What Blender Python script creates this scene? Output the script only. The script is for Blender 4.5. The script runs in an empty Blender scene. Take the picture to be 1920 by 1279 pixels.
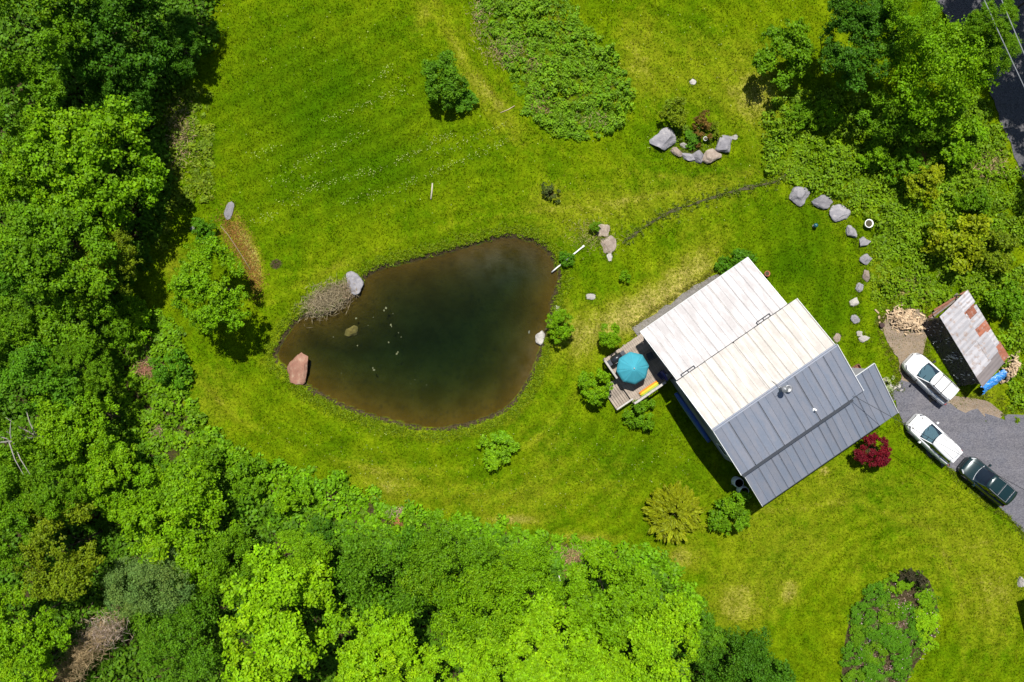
import bpy, math, random
import numpy as np
from mathutils import Vector, Matrix, noise as mnoise
random.seed(7); RNG = np.random.default_rng(7)
sc = bpy.context.scene; col = sc.collection

# ------------------------------------------------------------------ camera, sky, sun, exposure
H = 62.0; F = 1488.0                                  # drone height in metres, focal length in photo pixels
cam = bpy.data.cameras.new('camera'); cam.sensor_width = 36; cam.lens = F*36/1920; cam.clip_end = 2000
co = bpy.data.objects.new('camera', cam); col.objects.link(co); co.location = (0, 0, H); sc.camera = co
SUN_TO = Vector((-0.035, 0.43, 1.0)).normalized()
world = bpy.data.worlds.new('World'); sc.world = world; world.use_nodes = True
wn = world.node_tree; wn.nodes.clear()
sky = wn.nodes.new('ShaderNodeTexSky'); sky.sky_type = 'NISHITA'; sky.sun_disc = False
sky.sun_elevation = math.asin(SUN_TO.z); sky.sun_rotation = math.atan2(SUN_TO.x, SUN_TO.y)
bg = wn.nodes.new('ShaderNodeBackground'); bg.inputs[1].default_value = 0.062
wo = wn.nodes.new('ShaderNodeOutputWorld')
wn.links.new(sky.outputs[0], bg.inputs[0]); wn.links.new(bg.outputs[0], wo.inputs[0])
sun = bpy.data.lights.new('sun', 'SUN'); sun.energy = 5.0; sun.angle = math.radians(0.5); sun.color = (1, 0.955, 0.88)
so = bpy.data.objects.new('sun', sun); col.objects.link(so); so.rotation_euler = SUN_TO.to_track_quat('Z', 'Y').to_euler()
so.location = (0, 20, 60)
vs = sc.view_settings; vs.view_transform = 'Standard'; vs.look = 'None'; vs.gamma = 1; vs.use_curve_mapping = False
vs.exposure = 0.35

# ------------------------------------------------------------------ helpers
def G(px, py, z=0.0):
    """photo pixel seen at height z -> metres on the plan"""
    return ((px-960)*(H-z)/F, (639.5-py)*(H-z)/F, z)
def R(d): return math.radians(d)
def tag(o, label=None, cat=None, group=None, kind=None):
    if label: o['label'] = label
    if cat: o['category'] = cat
    if group: o['group'] = group
    if kind: o['kind'] = kind
    return o
def empty(name, loc, rz=0.0):
    o = bpy.data.objects.new(name, None); col.objects.link(o); o.location = loc; o.rotation_euler = (0, 0, rz)
    o.empty_display_size = 0.2; return o
def link(name, me, parent=None, loc=None, rot=None, scale=None, color=None):
    o = bpy.data.objects.new(name, me); col.objects.link(o)
    if parent: o.parent = parent
    if loc is not None: o.location = loc
    if rot is not None: o.rotation_euler = rot
    if scale is not None: o.scale = scale if hasattr(scale, '__len__') else (scale,)*3
    if color is not None: o.color = (*color, 1)
    return o
class MB:
    def __init__(s): s.v = []; s.f = []
    def add(s, vs, fs):
        n = len(s.v); s.v += [tuple(p) for p in vs]; s.f += [tuple(i+n for i in f) for f in fs]; return s
    def box(s, c, size, rot=None, taper=1.0):
        hx, hy, hz = size[0]/2, size[1]/2, size[2]/2
        P = []
        for z in (-1, 1):
            t = taper if z > 0 else 1
            for x, y in ((-1, -1), (1, -1), (1, 1), (-1, 1)): P.append(Vector((x*hx*t, y*hy*t, z*hz)))
        if rot is not None: P = [rot @ p for p in P]
        c = Vector(c)
        return s.add([p+c for p in P], [(3, 2, 1, 0), (4, 5, 6, 7), (0, 1, 5, 4), (1, 2, 6, 5), (2, 3, 7, 6), (3, 0, 4, 7)])
    def bar(s, a, b, w, h):
        a = Vector(a); b = Vector(b); d = b-a
        q = d.to_track_quat('X', 'Z').to_matrix()
        return s.box((a+b)/2, (d.length, w, h), q)
    def tube(s, pts, rad, n=8, cap=True):
        pts = [Vector(p) for p in pts]; k = len(pts)
        rad = rad if hasattr(rad, '__len__') else [rad]*k
        V = []; up = None
        for i, p in enumerate(pts):
            d = (pts[min(i+1, k-1)]-pts[max(i-1, 0)]).normalized()
            if up is None:
                up = Vector((0, 0, 1)) if abs(d.z) < .9 else Vector((1, 0, 0))
            x = d.cross(up).normalized(); y = x.cross(d).normalized(); up = y
            for j in range(n):
                a = 2*math.pi*j/n; V.append(p+(x*math.cos(a)+y*math.sin(a))*rad[i])
        Fc = [(i*n+j, i*n+(j+1) % n, (i+1)*n+(j+1) % n, (i+1)*n+j) for i in range(k-1) for j in range(n)]
        if cap: Fc += [tuple(range(n))[::-1], tuple(range((k-1)*n, k*n))]
        return s.add(V, Fc)
    def lathe(s, prof, n=16, c=(0, 0, 0)):
        V = []; Fc = []
        for r, z in prof:
            for j in range(n):
                a = 2*math.pi*j/n; V.append((c[0]+r*math.cos(a), c[1]+r*math.sin(a), c[2]+z))
        k = len(prof)
        Fc = [(i*n+j, i*n+(j+1) % n, (i+1)*n+(j+1) % n, (i+1)*n+j) for i in range(k-1) for j in range(n)]
        Fc += [tuple(range(n))[::-1], tuple(range((k-1)*n, k*n))]
        return s.add(V, Fc)
    def prism(s, poly, z0, z1):
        n = len(poly)
        V = [(x, y, z0) for x, y in poly]+[(x, y, z1) for x, y in poly]
        return s.add(V, [tuple(range(n))[::-1], tuple(range(n, 2*n))]+[(i, (i+1) % n, n+(i+1) % n, n+i) for i in range(n)])
    def mesh(s, name, mat, smooth=False):
        me = bpy.data.meshes.new(name); me.from_pydata(s.v, [], s.f); me.update()
        if mat: me.materials.append(mat)
        if smooth: me.polygons.foreach_set('use_smooth', [True]*len(me.polygons))
        return me
    def build(s, name, mat, parent=None, smooth=False, **k):
        return link(name, s.mesh(name, mat, smooth), parent, **k)
def np_mesh(name, V, Q, mat, attrs=None, smooth=False):
    """V (n,3), Q (m,k) equal-sized faces, attrs {name:(domain, array)}"""
    me = bpy.data.meshes.new(name); V = np.asarray(V, np.float32); Q = np.asarray(Q, np.int32); m, k = Q.shape
    me.vertices.add(len(V)); me.vertices.foreach_set('co', V.ravel())
    me.loops.add(m*k); me.loops.foreach_set('vertex_index', Q.ravel())
    me.polygons.add(m); me.polygons.foreach_set('loop_start', np.arange(0, m*k, k, dtype=np.int32))
    me.update(calc_edges=True)
    for a, (dom, arr) in (attrs or {}).items():
        at = me.attributes.new(a, 'FLOAT', dom); at.data.foreach_set('value', np.asarray(arr, np.float32))
    if smooth: me.polygons.foreach_set('use_smooth', np.ones(m, bool))
    if mat: me.materials.append(mat)
    return me
def inside(poly, x, y):
    p = np.asarray(poly); r = np.zeros(len(x), bool); j = len(p)-1
    for i in range(len(p)):
        xi, yi = p[i]; xj, yj = p[j]
        c = ((yi > y) != (yj > y)) & (x < (xj-xi)*(y-yi)/((yj-yi) if yj != yi else 1e-9)+xi)
        r ^= c; j = i
    return r
def dist(poly, x, y, closed=True):
    p = np.asarray(poly, float); d = np.full(len(x), 1e9); n = len(p)
    for i in range(n if closed else n-1):
        a = p[i]; b = p[(i+1) % n]; e = b-a; L = max(e@e, 1e-9)
        t = np.clip(((x-a[0])*e[0]+(y-a[1])*e[1])/L, 0, 1)
        d = np.minimum(d, np.hypot(x-a[0]-t*e[0], y-a[1]-t*e[1]))
    return d
def sdist(poly, x, y):                               # positive inside
    d = dist(poly, x, y); return np.where(inside(poly, x, y), d, -d)
def PX(*pts): return [G(*p)[:2] for p in pts]
def smooth_poly(pts, it=2):
    p = np.asarray(pts, float)
    for _ in range(it):
        q = np.roll(p, -1, 0); p = np.stack([.75*p+.25*q, .25*p+.75*q], 1).reshape(-1, 2)
    return p
def sstep(a, b, x):
    t = np.clip((x-a)/(b-a), 0, 1); return t*t*(3-2*t)
_ph = RNG.uniform(0, 6.28, (24, 3))
def fnoise(x, y, s):                                  # cheap smooth noise about 0, period ~ s metres
    r = 0
    for i in range(6):
        a = _ph[i]; k = 6.28/s*(0.6+0.25*i); th = a[2]
        r = r+np.sin(k*(x*math.cos(th)+y*math.sin(th))+a[0])*np.sin(k*.8*(-x*math.sin(th*1.7)+y*math.cos(th*1.7))+a[1])/(1+.35*i)
    return r/2.2

# ------------------------------------------------------------------ materials
class NT:
    def __init__(s, name):
        s.m = bpy.data.materials.new(name); s.m.use_nodes = True; s.t = s.m.node_tree; s.t.nodes.clear()
        s.out = s.n('ShaderNodeOutputMaterial')
    def n(s, typ, **k):
        nd = s.t.nodes.new(typ)
        for a, b in k.items(): setattr(nd, a, b)
        return nd
    def l(s, a, b): s.t.links.new(a, b)
    def val(s, inp, v):
        if hasattr(v, 'is_output') or isinstance(v, bpy.types.NodeSocket): s.l(v, inp)
        else: inp.default_value = v
    def math(s, op, a, b=0.0, c=None, clamp=False):
        nd = s.n('ShaderNodeMath', operation=op, use_clamp=clamp); s.val(nd.inputs[0], a); s.val(nd.inputs[1], b)
        if c is not None: s.val(nd.inputs[2], c)
        return nd.outputs[0]
    def mix(s, f, a, b, blend='MIX'):
        nd = s.n('ShaderNodeMix', data_type='RGBA', blend_type=blend); s.val(nd.inputs[0], f)
        for i, v in ((6, a), (7, b)):
            if isinstance(v, tuple): v = (*v[:3], 1)
            s.val(nd.inputs[i], v)
        return nd.outputs[2]
    def noise(s, scale, detail=3, coord='Object', rough=.6, vec=None, dim='3D'):
        nd = s.n('ShaderNodeTexNoise', noise_dimensions=dim); nd.inputs['Scale'].default_value = scale
        nd.inputs['Detail'].default_value = detail; nd.inputs['Roughness'].default_value = rough
        if vec is None: vec = s.coord(coord)
        s.l(vec, nd.inputs['Vector']); return nd.outputs['Fac']
    def coord(s, c):
        if c == 'World': return s.n('ShaderNodeNewGeometry').outputs['Position']
        return s.n('ShaderNodeTexCoord').outputs[c]
    def ramp(s, f, lo, hi, a=0.0, b=1.0):
        nd = s.n('ShaderNodeMapRange', clamp=True); s.val(nd.inputs[0], f)
        for i, v in enumerate((lo, hi, a, b)): s.val(nd.inputs[i+1], v)
        return nd.outputs[0]
    def attr(s, name, typ='GEOMETRY'):
        return s.n('ShaderNodeAttribute', attribute_name=name, attribute_type=typ)
    def bump(s, h, strength, dist=.02):
        nd = s.n('ShaderNodeBump'); nd.inputs['Strength'].default_value = strength; nd.inputs['Distance'].default_value = dist
        s.l(h, nd.inputs['Height']); return nd.outputs[0]
    def pbr(s, color, rough=.6, metal=0.0, spec=.5, normal=None, **k):
        b = s.n('ShaderNodeBsdfPrincipled')
        if isinstance(color, tuple): color = (*color[:3], 1)
        s.val(b.inputs['Base Color'], color); s.val(b.inputs['Roughness'], rough); s.val(b.inputs['Metallic'], metal)
        b.inputs['Specular IOR Level'].default_value = spec
        if normal is not None: s.l(normal, b.inputs['Normal'])
        for a, v in k.items(): s.val(b.inputs[a.replace('_', ' ')], v)
        return b.outputs[0]
    def done(s, sh): s.l(sh, s.out.inputs[0]); return s.m
_mats = {}
def simple(name, color, rough=.6, metal=0.0, var=.2, scale=3.0, rnd=.15, bump=.3, bdist=.01, spec=.5, dark=None, **k):
    if name in _mats: return _mats[name]
    t = NT(name); nz = t.noise(scale, 4)
    ri = t.n('ShaderNodeObjectInfo').outputs['Random']
    f = t.math('ADD', t.ramp(nz, .3, .7, 1-var, 1+var), t.math('MULTIPLY', t.math('SUBTRACT', ri, .5), rnd*2))
    c = t.mix(1.0, color, t.n('ShaderNodeCombineColor').outputs[0], 'MULTIPLY')
    cc = c.node.inputs[7].links[0].from_node
    for i in range(3): t.l(f, cc.inputs[i])
    if dark: c = t.mix(t.ramp(t.noise(scale*2.3, 5), .52, .68), c, dark)
    nb = t.noise(scale*6, 4)
    _mats[name] = t.done(t.pbr(c, rough, metal, spec, t.bump(nb, bump, bdist), **k)); return _mats[name]
def leaf_material(name='leaf', trans=.32):
    t = NT(name); oc = t.n('ShaderNodeObjectInfo').outputs['Color']
    tint = t.attr('tint').outputs['Fac']; hue = t.attr('hue').outputs['Fac']
    f = t.ramp(tint, 0, 1, .5, 1.6)
    cc = t.n('ShaderNodeCombineColor')
    for i in range(3): t.l(f, cc.inputs[i])
    c = t.mix(1.0, oc, cc.outputs[0], 'MULTIPLY')
    c = t.mix(t.ramp(hue, .5, 1.0, 0, .75), c, t.mix(1.0, c, (1.55, 1.14, .8), 'MULTIPLY'))
    c = t.mix(t.ramp(hue, .0, .4, .55, 0), c, t.mix(1.0, c, (.6, .82, 1.0), 'MULTIPLY'))
    b = t.pbr(c, .55, 0, .16)
    tr = t.n('ShaderNodeBsdfTranslucent'); t.l(t.mix(1.0, c, (1.25, 1.15, .5), 'MULTIPLY'), tr.inputs[0])
    ms = t.n('ShaderNodeMixShader'); ms.inputs[0].default_value = trans; t.l(b, ms.inputs[1]); t.l(tr.outputs[0], ms.inputs[2])
    return t.done(ms.outputs[0])
LEAF = leaf_material()
def lawn_material(name, is_ground):
    t = NT(name); pos = t.coord('World')
    dry = t.attr('dry').outputs['Fac']; lush = t.attr('lush').outputs['Fac']; soil = t.attr('soil').outputs['Fac']
    strp = t.attr('stripe').outputs['Fac']
    big = t.noise(.22, 5, vec=pos); mid = t.noise(1.1, 5, vec=pos, rough=.7); fine = t.noise(5.0, 4, vec=pos, rough=.75); vf = t.noise(16, 3, vec=pos, rough=.8)
    c = t.mix(t.ramp(t.math('ADD', big, t.math('MULTIPLY', t.math('SUBTRACT', mid, .5), .75)), .34, .66), (.074, .146, .0014), (.132, .190, .0025))
    c = t.mix(lush, c, (.042, .105, .0010))
    d2 = t.math('ADD', t.math('MULTIPLY', dry, .82), t.math('ADD', t.math('MULTIPLY', t.math('SUBTRACT', mid, .5), .75), t.math('MULTIPLY', t.math('SUBTRACT', fine, .5), .45)))
    c = t.mix(t.ramp(d2, .15, .62), c, (.178, .205, .008))
    c = t.mix(t.math('MULTIPLY', t.ramp(d2, .5, 1.0), t.ramp(fine, .34, .62)), c, (.34, .285, .085))
    # blades: lighter and darker flecks
    fl = t.math('MULTIPLY', t.ramp(fine, .3, .72, .64, 1.4), t.ramp(vf, .25, .75, .76, 1.26))
    fl = t.math('MULTIPLY', fl, t.ramp(t.noise(2.3, 4, vec=pos, rough=.7), .33, .67, .83, 1.17))
    fl = t.math('MULTIPLY', fl, t.ramp(t.noise(.45, 5, vec=pos, rough=.7), .35, .65, .91, 1.09))
    fl = t.math('MULTIPLY', fl, t.ramp(t.math('ADD', strp, t.math('MULTIPLY', t.math('SUBTRACT', mid, .5), .65)), 0, 1, .88, 1.12))
    cc = t.n('ShaderNodeCombineColor')
    for i in range(3): t.l(fl, cc.inputs[i])
    c = t.mix(1.0, c, cc.outputs[0], 'MULTIPLY')
    if is_ground:
        so_ = t.ramp(t.math('ADD', soil, t.math('MULTIPLY', t.math('SUBTRACT', t.noise(3.2, 4, vec=pos), .5), .7)), .42, .6)
        sc_ = t.mix(t.ramp(t.noise(7, 4, vec=pos), .35, .65), (.030, .024, .012), (.085, .066, .034))
        c = t.mix(so_, c, sc_)
        bed = t.attr('bed').outputs['Fac']; pale_bed = t.attr('pale_bed').outputs['Fac']
        bc = t.mix(t.ramp(t.noise(.55, 5, vec=pos), .38, .62), (.066, .042, .004), (.092, .060, .008))
        bc = t.mix(t.ramp(t.noise(2.6, 4, vec=pos), .52, .74, 0, .6), bc, (.035, .028, .008))
        bc = t.mix(t.math('MULTIPLY', pale_bed, t.ramp(t.noise(.8, 5, vec=pos), .3, .6)), bc, (.15, .105, .05))  # paler patches of the pond bed
        c = t.mix(t.ramp(bed, .3, .7), c, bc)
    h = t.math('ADD', t.math('MULTIPLY', fine, .8), t.math('MULTIPLY', vf, .35))
    if not is_ground:
        tr = t.n('ShaderNodeBsdfTranslucent'); t.l(c, tr.inputs[0]); ms = t.n('ShaderNodeMixShader'); ms.inputs[0].default_value = .42
        t.l(t.pbr(c, .9, 0, .0), ms.inputs[1]); t.l(tr.outputs[0], ms.inputs[2]); return t.done(ms.outputs[0])
    return t.done(t.pbr(c, .9, 0, .0, t.bump(h, 1.0, .12)))
LAWN = lawn_material('lawn_grass', True); BLADE = lawn_material('grass_blade', False)
def gravel_material(name, a, b, cdark, scale=9.0):
    t = NT(name); pos = t.coord('World')
    n1 = t.noise(.5, 5, vec=pos); n2 = t.noise(scale, 4, vec=pos, rough=.8)
    vo = t.n('ShaderNodeTexVoronoi'); vo.inputs['Scale'].default_value = 11; t.l(pos, vo.inputs['Vector'])
    c = t.mix(t.ramp(n1, .35, .65), a, b)
    mp = t.n('ShaderNodeMapping'); mp.inputs['Rotation'].default_value = (0, 0, R(38)); mp.inputs['Scale'].default_value = (.16, 1.3, 1); t.l(pos, mp.inputs[0])
    c = t.mix(t.ramp(t.noise(1.0, 4, vec=mp.outputs[0]), .42, .66, 0, .55), c, cdark)
    c = t.mix(t.ramp(n2, .42, .66, 0, .75), c, cdark)
    c = t.mix(t.ramp(vo.outputs['Color'], .1, .9, 0, .22), c, (.34, .33, .33))
    return t.done(t.pbr(c, .85, 0, .3, t.bump(t.math('ADD', vo.outputs['Distance'], n2), .8, .04)))
GRAVEL = gravel_material('driveway_gravel', (.105, .108, .135), (.135, .13, .15), (.065, .065, .08))
DIRT = gravel_material('dirt', (.30, .22, .15), (.24, .18, .11), (.13, .095, .06))
STONECHIP = gravel_material('stone_chip', (.17, .16, .15), (.24, .22, .19), (.09, .085, .075))
ASPHALT = gravel_material('asphalt', (.06, .062, .07), (.075, .075, .085), (.045, .045, .05), 14)
def roof_metal(name, base, metal, rough, warm):
    t = NT(name)
    ri = t.n('ShaderNodeObjectInfo').outputs['Random']; oc = t.coord('Object')
    n1 = t.noise(.9, 4, vec=oc); n2 = t.noise(6, 4, vec=oc)
    wv = t.n('ShaderNodeTexNoise'); wv.inputs['Scale'].default_value = 1.0; wv.inputs['Detail'].default_value = 3
    mp = t.n('ShaderNodeMapping'); mp.inputs['Scale'].default_value = (2.5, .7, .7)
    ad = t.n('ShaderNodeVectorMath', operation='ADD'); t.l(oc, ad.inputs[0])
    cr = t.n('ShaderNodeCombineXYZ'); t.l(t.math('MULTIPLY', ri, 31.7), cr.inputs[0]); t.l(t.math('MULTIPLY', ri, 17.3), cr.inputs[1]); t.l(cr.outputs[0], ad.inputs[1])
    t.l(ad.outputs[0], mp.inputs[0]); t.l(mp.outputs[0], wv.inputs['Vector'])
    c = t.mix(t.ramp(wv.outputs['Fac'], .38, .62), base, warm)
    f = t.math('ADD', t.ramp(ri, 0, 1, .94, 1.05), t.ramp(n2, .3, .7, -.05, .05))
    cc = t.n('ShaderNodeCombineColor')
    for i in range(3): t.l(f, cc.inputs[i])
    c = t.mix(1.0, c, cc.outputs[0], 'MULTIPLY')
    r = t.math('ADD', t.ramp(wv.outputs['Fac'], .35, .65, rough-.03, rough+.04), t.ramp(ri, 0, 1, -.015, .015))
    return t.done(t.pbr(c, r, metal, .5, t.bump(n1, .06, .02)))
ROOF = roof_metal('blue_grey_roof_metal', (.225, .258, .325), .38, .57, (.255, .27, .32))  # bluer, darker base carries the sky reflection of slopes turned from the sun
ROOFW = roof_metal('sunlit_white_roof_metal', (.318, .311, .322), .38, .58, (.312, .300, .305)); ROOFC = roof_metal('sunlit_cream_roof_metal', (.328, .314, .292), .38, .58, (.322, .304, .286))  # bases partly carry sunlight on these slopes
WHITE = simple('white_paint', (.78, .78, .76), .5, var=.06, scale=2, bump=.1)
TRIM = simple('white_trim', (.72, .73, .74), .45, var=.06, scale=2, bump=.1)
SIDING = simple('grey_siding', (.30, .30, .33), .7, var=.12, scale=1.5, bump=.2)
DECKW = simple('weathered_deck_wood', (.30, .25, .205), .8, var=.25, scale=4, rnd=.12, bump=.5)
GREYW = simple('grey_weathered_wood', (.23, .195, .175), .85, var=.3, scale=5, rnd=.2, bump=.5)
LOGM = simple('split_log_wood', (.46, .34, .215), .8, var=.3, scale=6, rnd=.35, bump=.5)
REDW = simple('reddish_board', (.20, .085, .05), .8, var=.3, scale=4, rnd=.25)
DARKMET = simple('dark_flashing', (.035, .042, .055), .5, .3, var=.1)
BLACK = simple('black_rubber', (.018, .018, .02), .6, var=.1, rnd=0)
BLACKP = simple('black_plastic_sheet', (.012, .012, .016), .22, var=.2, scale=2.5, bump=1.0, bdist=.12, spec=.7)
STEEL = simple('galvanised_steel', (.30, .31, .33), .45, .6, var=.12)
def rock_material(name, a, b, lichen):
    t = NT(name); oc = t.coord('Object')
    ri = t.n('ShaderNodeObjectInfo').outputs['Random']
    n1 = t.noise(1.7, 5, vec=oc); n2 = t.noise(7, 5, vec=oc, rough=.75); n3 = t.noise(3.3, 4, vec=oc)
    c = t.mix(t.ramp(n1, .35, .65), a, b)
    c = t.mix(t.ramp(n2, .5, .75, 0, .7), c, tuple(x*.4 for x in a))
    c = t.mix(t.ramp(n3, .56, .7, 0, .6), c, lichen)
    f = t.ramp(ri, 0, 1, .82, 1.18); cc = t.n('ShaderNodeCombineColor')
    for i in range(3): t.l(f, cc.inputs[i])
    c = t.mix(1.0, c, cc.outputs[0], 'MULTIPLY')
    return t.done(t.pbr(c, .85, 0, .3, t.bump(t.math('ADD', n2, n1), .7, .06)))
ROCK = rock_material('grey_rock', (.20, .195, .215), (.30, .29, .31), (.38, .36, .35))
ROCKRED = rock_material('red_rock', (.24, .115, .08), (.32, .18, .125), (.42, .31, .22))
ROCKPALE = rock_material('pale_rock', (.36, .34, .31), (.47, .45, .42), (.38, .33, .25))
ROCKBROWN = rock_material('brown_rock', (.24, .19, .15), (.34, .28, .23), (.4, .36, .3))
BARK = simple('bark', (.075, .055, .04), .9, var=.3, scale=4, bump=.8, bdist=.03)
WOODFLOOR = simple('forest_floor', (.045, .040, .018), .9, var=.4, scale=1.2, bump=.8, bdist=.05)
def tuned_glass(name, tint, rough=.03):
    t = NT(name); tr = t.n('ShaderNodeBsdfTransparent'); tr.inputs[0].default_value = (*tint, 1)
    gl = t.n('ShaderNodeBsdfGlossy'); gl.inputs['Roughness'].default_value = rough; gl.inputs[0].default_value = (.9, .95, 1, 1)
    fr = t.n('ShaderNodeFresnel'); fr.inputs[0].default_value = 1.6
    ms = t.n('ShaderNodeMixShader'); t.l(t.math('ADD', fr.outputs[0], .06), ms.inputs[0]); t.l(tr.outputs[0], ms.inputs[1]); t.l(gl.outputs[0], ms.inputs[2])
    return t.done(ms.outputs[0])
CARGLASS = tuned_glass('car_glass', (.30, .42, .46)); DARKGLASS = tuned_glass('dark_glass', (.04, .05, .055))
def paint(name, c, rough=.3, metal=0.0):
    t = NT(name); n = t.noise(3, 3); cc = t.mix(t.ramp(n, .4, .7, 0, .12), c, tuple(x*.8+.02 for x in c))
    return t.done(t.pbr(cc, rough, metal, .5, Coat_Weight=.6, Coat_Roughness=.08))
CARWHITE = paint('white_car_paint', (.74, .75, .76)); CARGREEN = paint('dark_green_car_paint', (.006, .026, .030), .3, .2)

# ------------------------------------------------------------------ outlines measured in the photograph
POND = smooth_poly(PX((710,502),(752,493),(808,479),(855,467),(902,453),(933,445),(965,443),(996,449),(1018,460),(1034,479),(1043,497),(1049,514),
    (1046,536),(1038,555),(1032,573),(1034,595),(1024,617),(1016,645),(1009,670),(996,705),(977,736),(958,761),(930,777),(896,790),(855,800),(818,805),
    (777,801),(740,791),(699,781),(661,768),(636,758),(611,745),(583,729),(560,712),(540,694),(527,684),(513,671),(521,650),(539,620),(561,595),(580,588),(611,592),(640,570),(655,556),(672,545),(680,523),(692,513)), 2)
WOODS = PX((-600,-500),(440,-500),(405,-60),(400,60),(360,130),(310,180),(300,260),(320,330),(300,420),(275,470),(250,540),(215,580),(190,640),(190,700),
    (215,760),(280,850),(400,900),(520,950),(640,980),(740,1000),(900,1010),(1040,1040),(1180,1060),(1240,1090),(1300,1140),(1330,1170),(1400,1215),(1470,1262),(1500,1330),(1560,1900),(-600,1900))
LEFTBRUSH = PX((215,560),(300,590),(340,640),(356,690),(345,735),(385,795),(450,850),(470,930),(330,960),(180,880),(150,760),(190,680),(200,620))
TOPSTRIP = PX((330,170),(385,165),(400,310),(400,370),(330,405),(300,470),(285,450),(300,330),(290,230))
BOTTOMBRUSH = PX((385,795),(450,848),(560,880),(680,918),(735,950),(790,962),(900,975),(1000,1000),(1120,1020),(1220,1030),(1262,1062),(1300,1115),(1330,1150),(1290,1180),(1100,1110),(900,1060),(700,1040),(520,1000),(380,930))
MEADOW = smooth_poly(PX((880,-60),(900,20),(930,90),(965,150),(985,200),(1010,235),(1060,255),(1110,262),(1150,245),(1165,215),(1186,190),(1180,140),(1150,100),(1110,60),(1070,20),(1040,-60)), 2)
RIGHTBRUSH = PX((1450,195),(1500,175),(1560,165),(1700,250),(1840,190),(1885,280),(1925,370),(1990,500),(2000,800),(1905,790),(1890,700),(1870,600),(1815,540),(1740,575),(1660,560),(1650,480),(1640,420),(1600,385),(1540,355),(1490,335),(1440,320),(1430,270))
ROUGHRIGHT = PX((1640,420),(1700,400),(1800,520),(1740,580),(1660,590),(1630,560))
BED = smooth_poly(PX((1590,1160),(1615,1120),(1660,1095),(1690,1070),(1730,1070),(1755,1110),(1762,1160),(1755,1200),(1725,1235),(1700,1275),(1690,1340),(1575,1340),(1578,1240)), 2)
DRIVE = PX((1672,735),(1690,715),(1712,718),(1745,748),(1790,765),(1840,778),(1880,780),(1930,772),(2100,790),(2300,900),(2300,1300),(2050,1120),(1935,1010),(1893,965),(1840,925),(1790,882),(1740,845),(1700,800),(1682,770))
ROAD = PX((1700,-260),(1752,0),(1830,110),(1862,190),(1893,270),(1925,355),(1990,480),(2060,640),(2220,640),(2120,400),(2040,180),(1930,0),(1850,-260))

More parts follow.
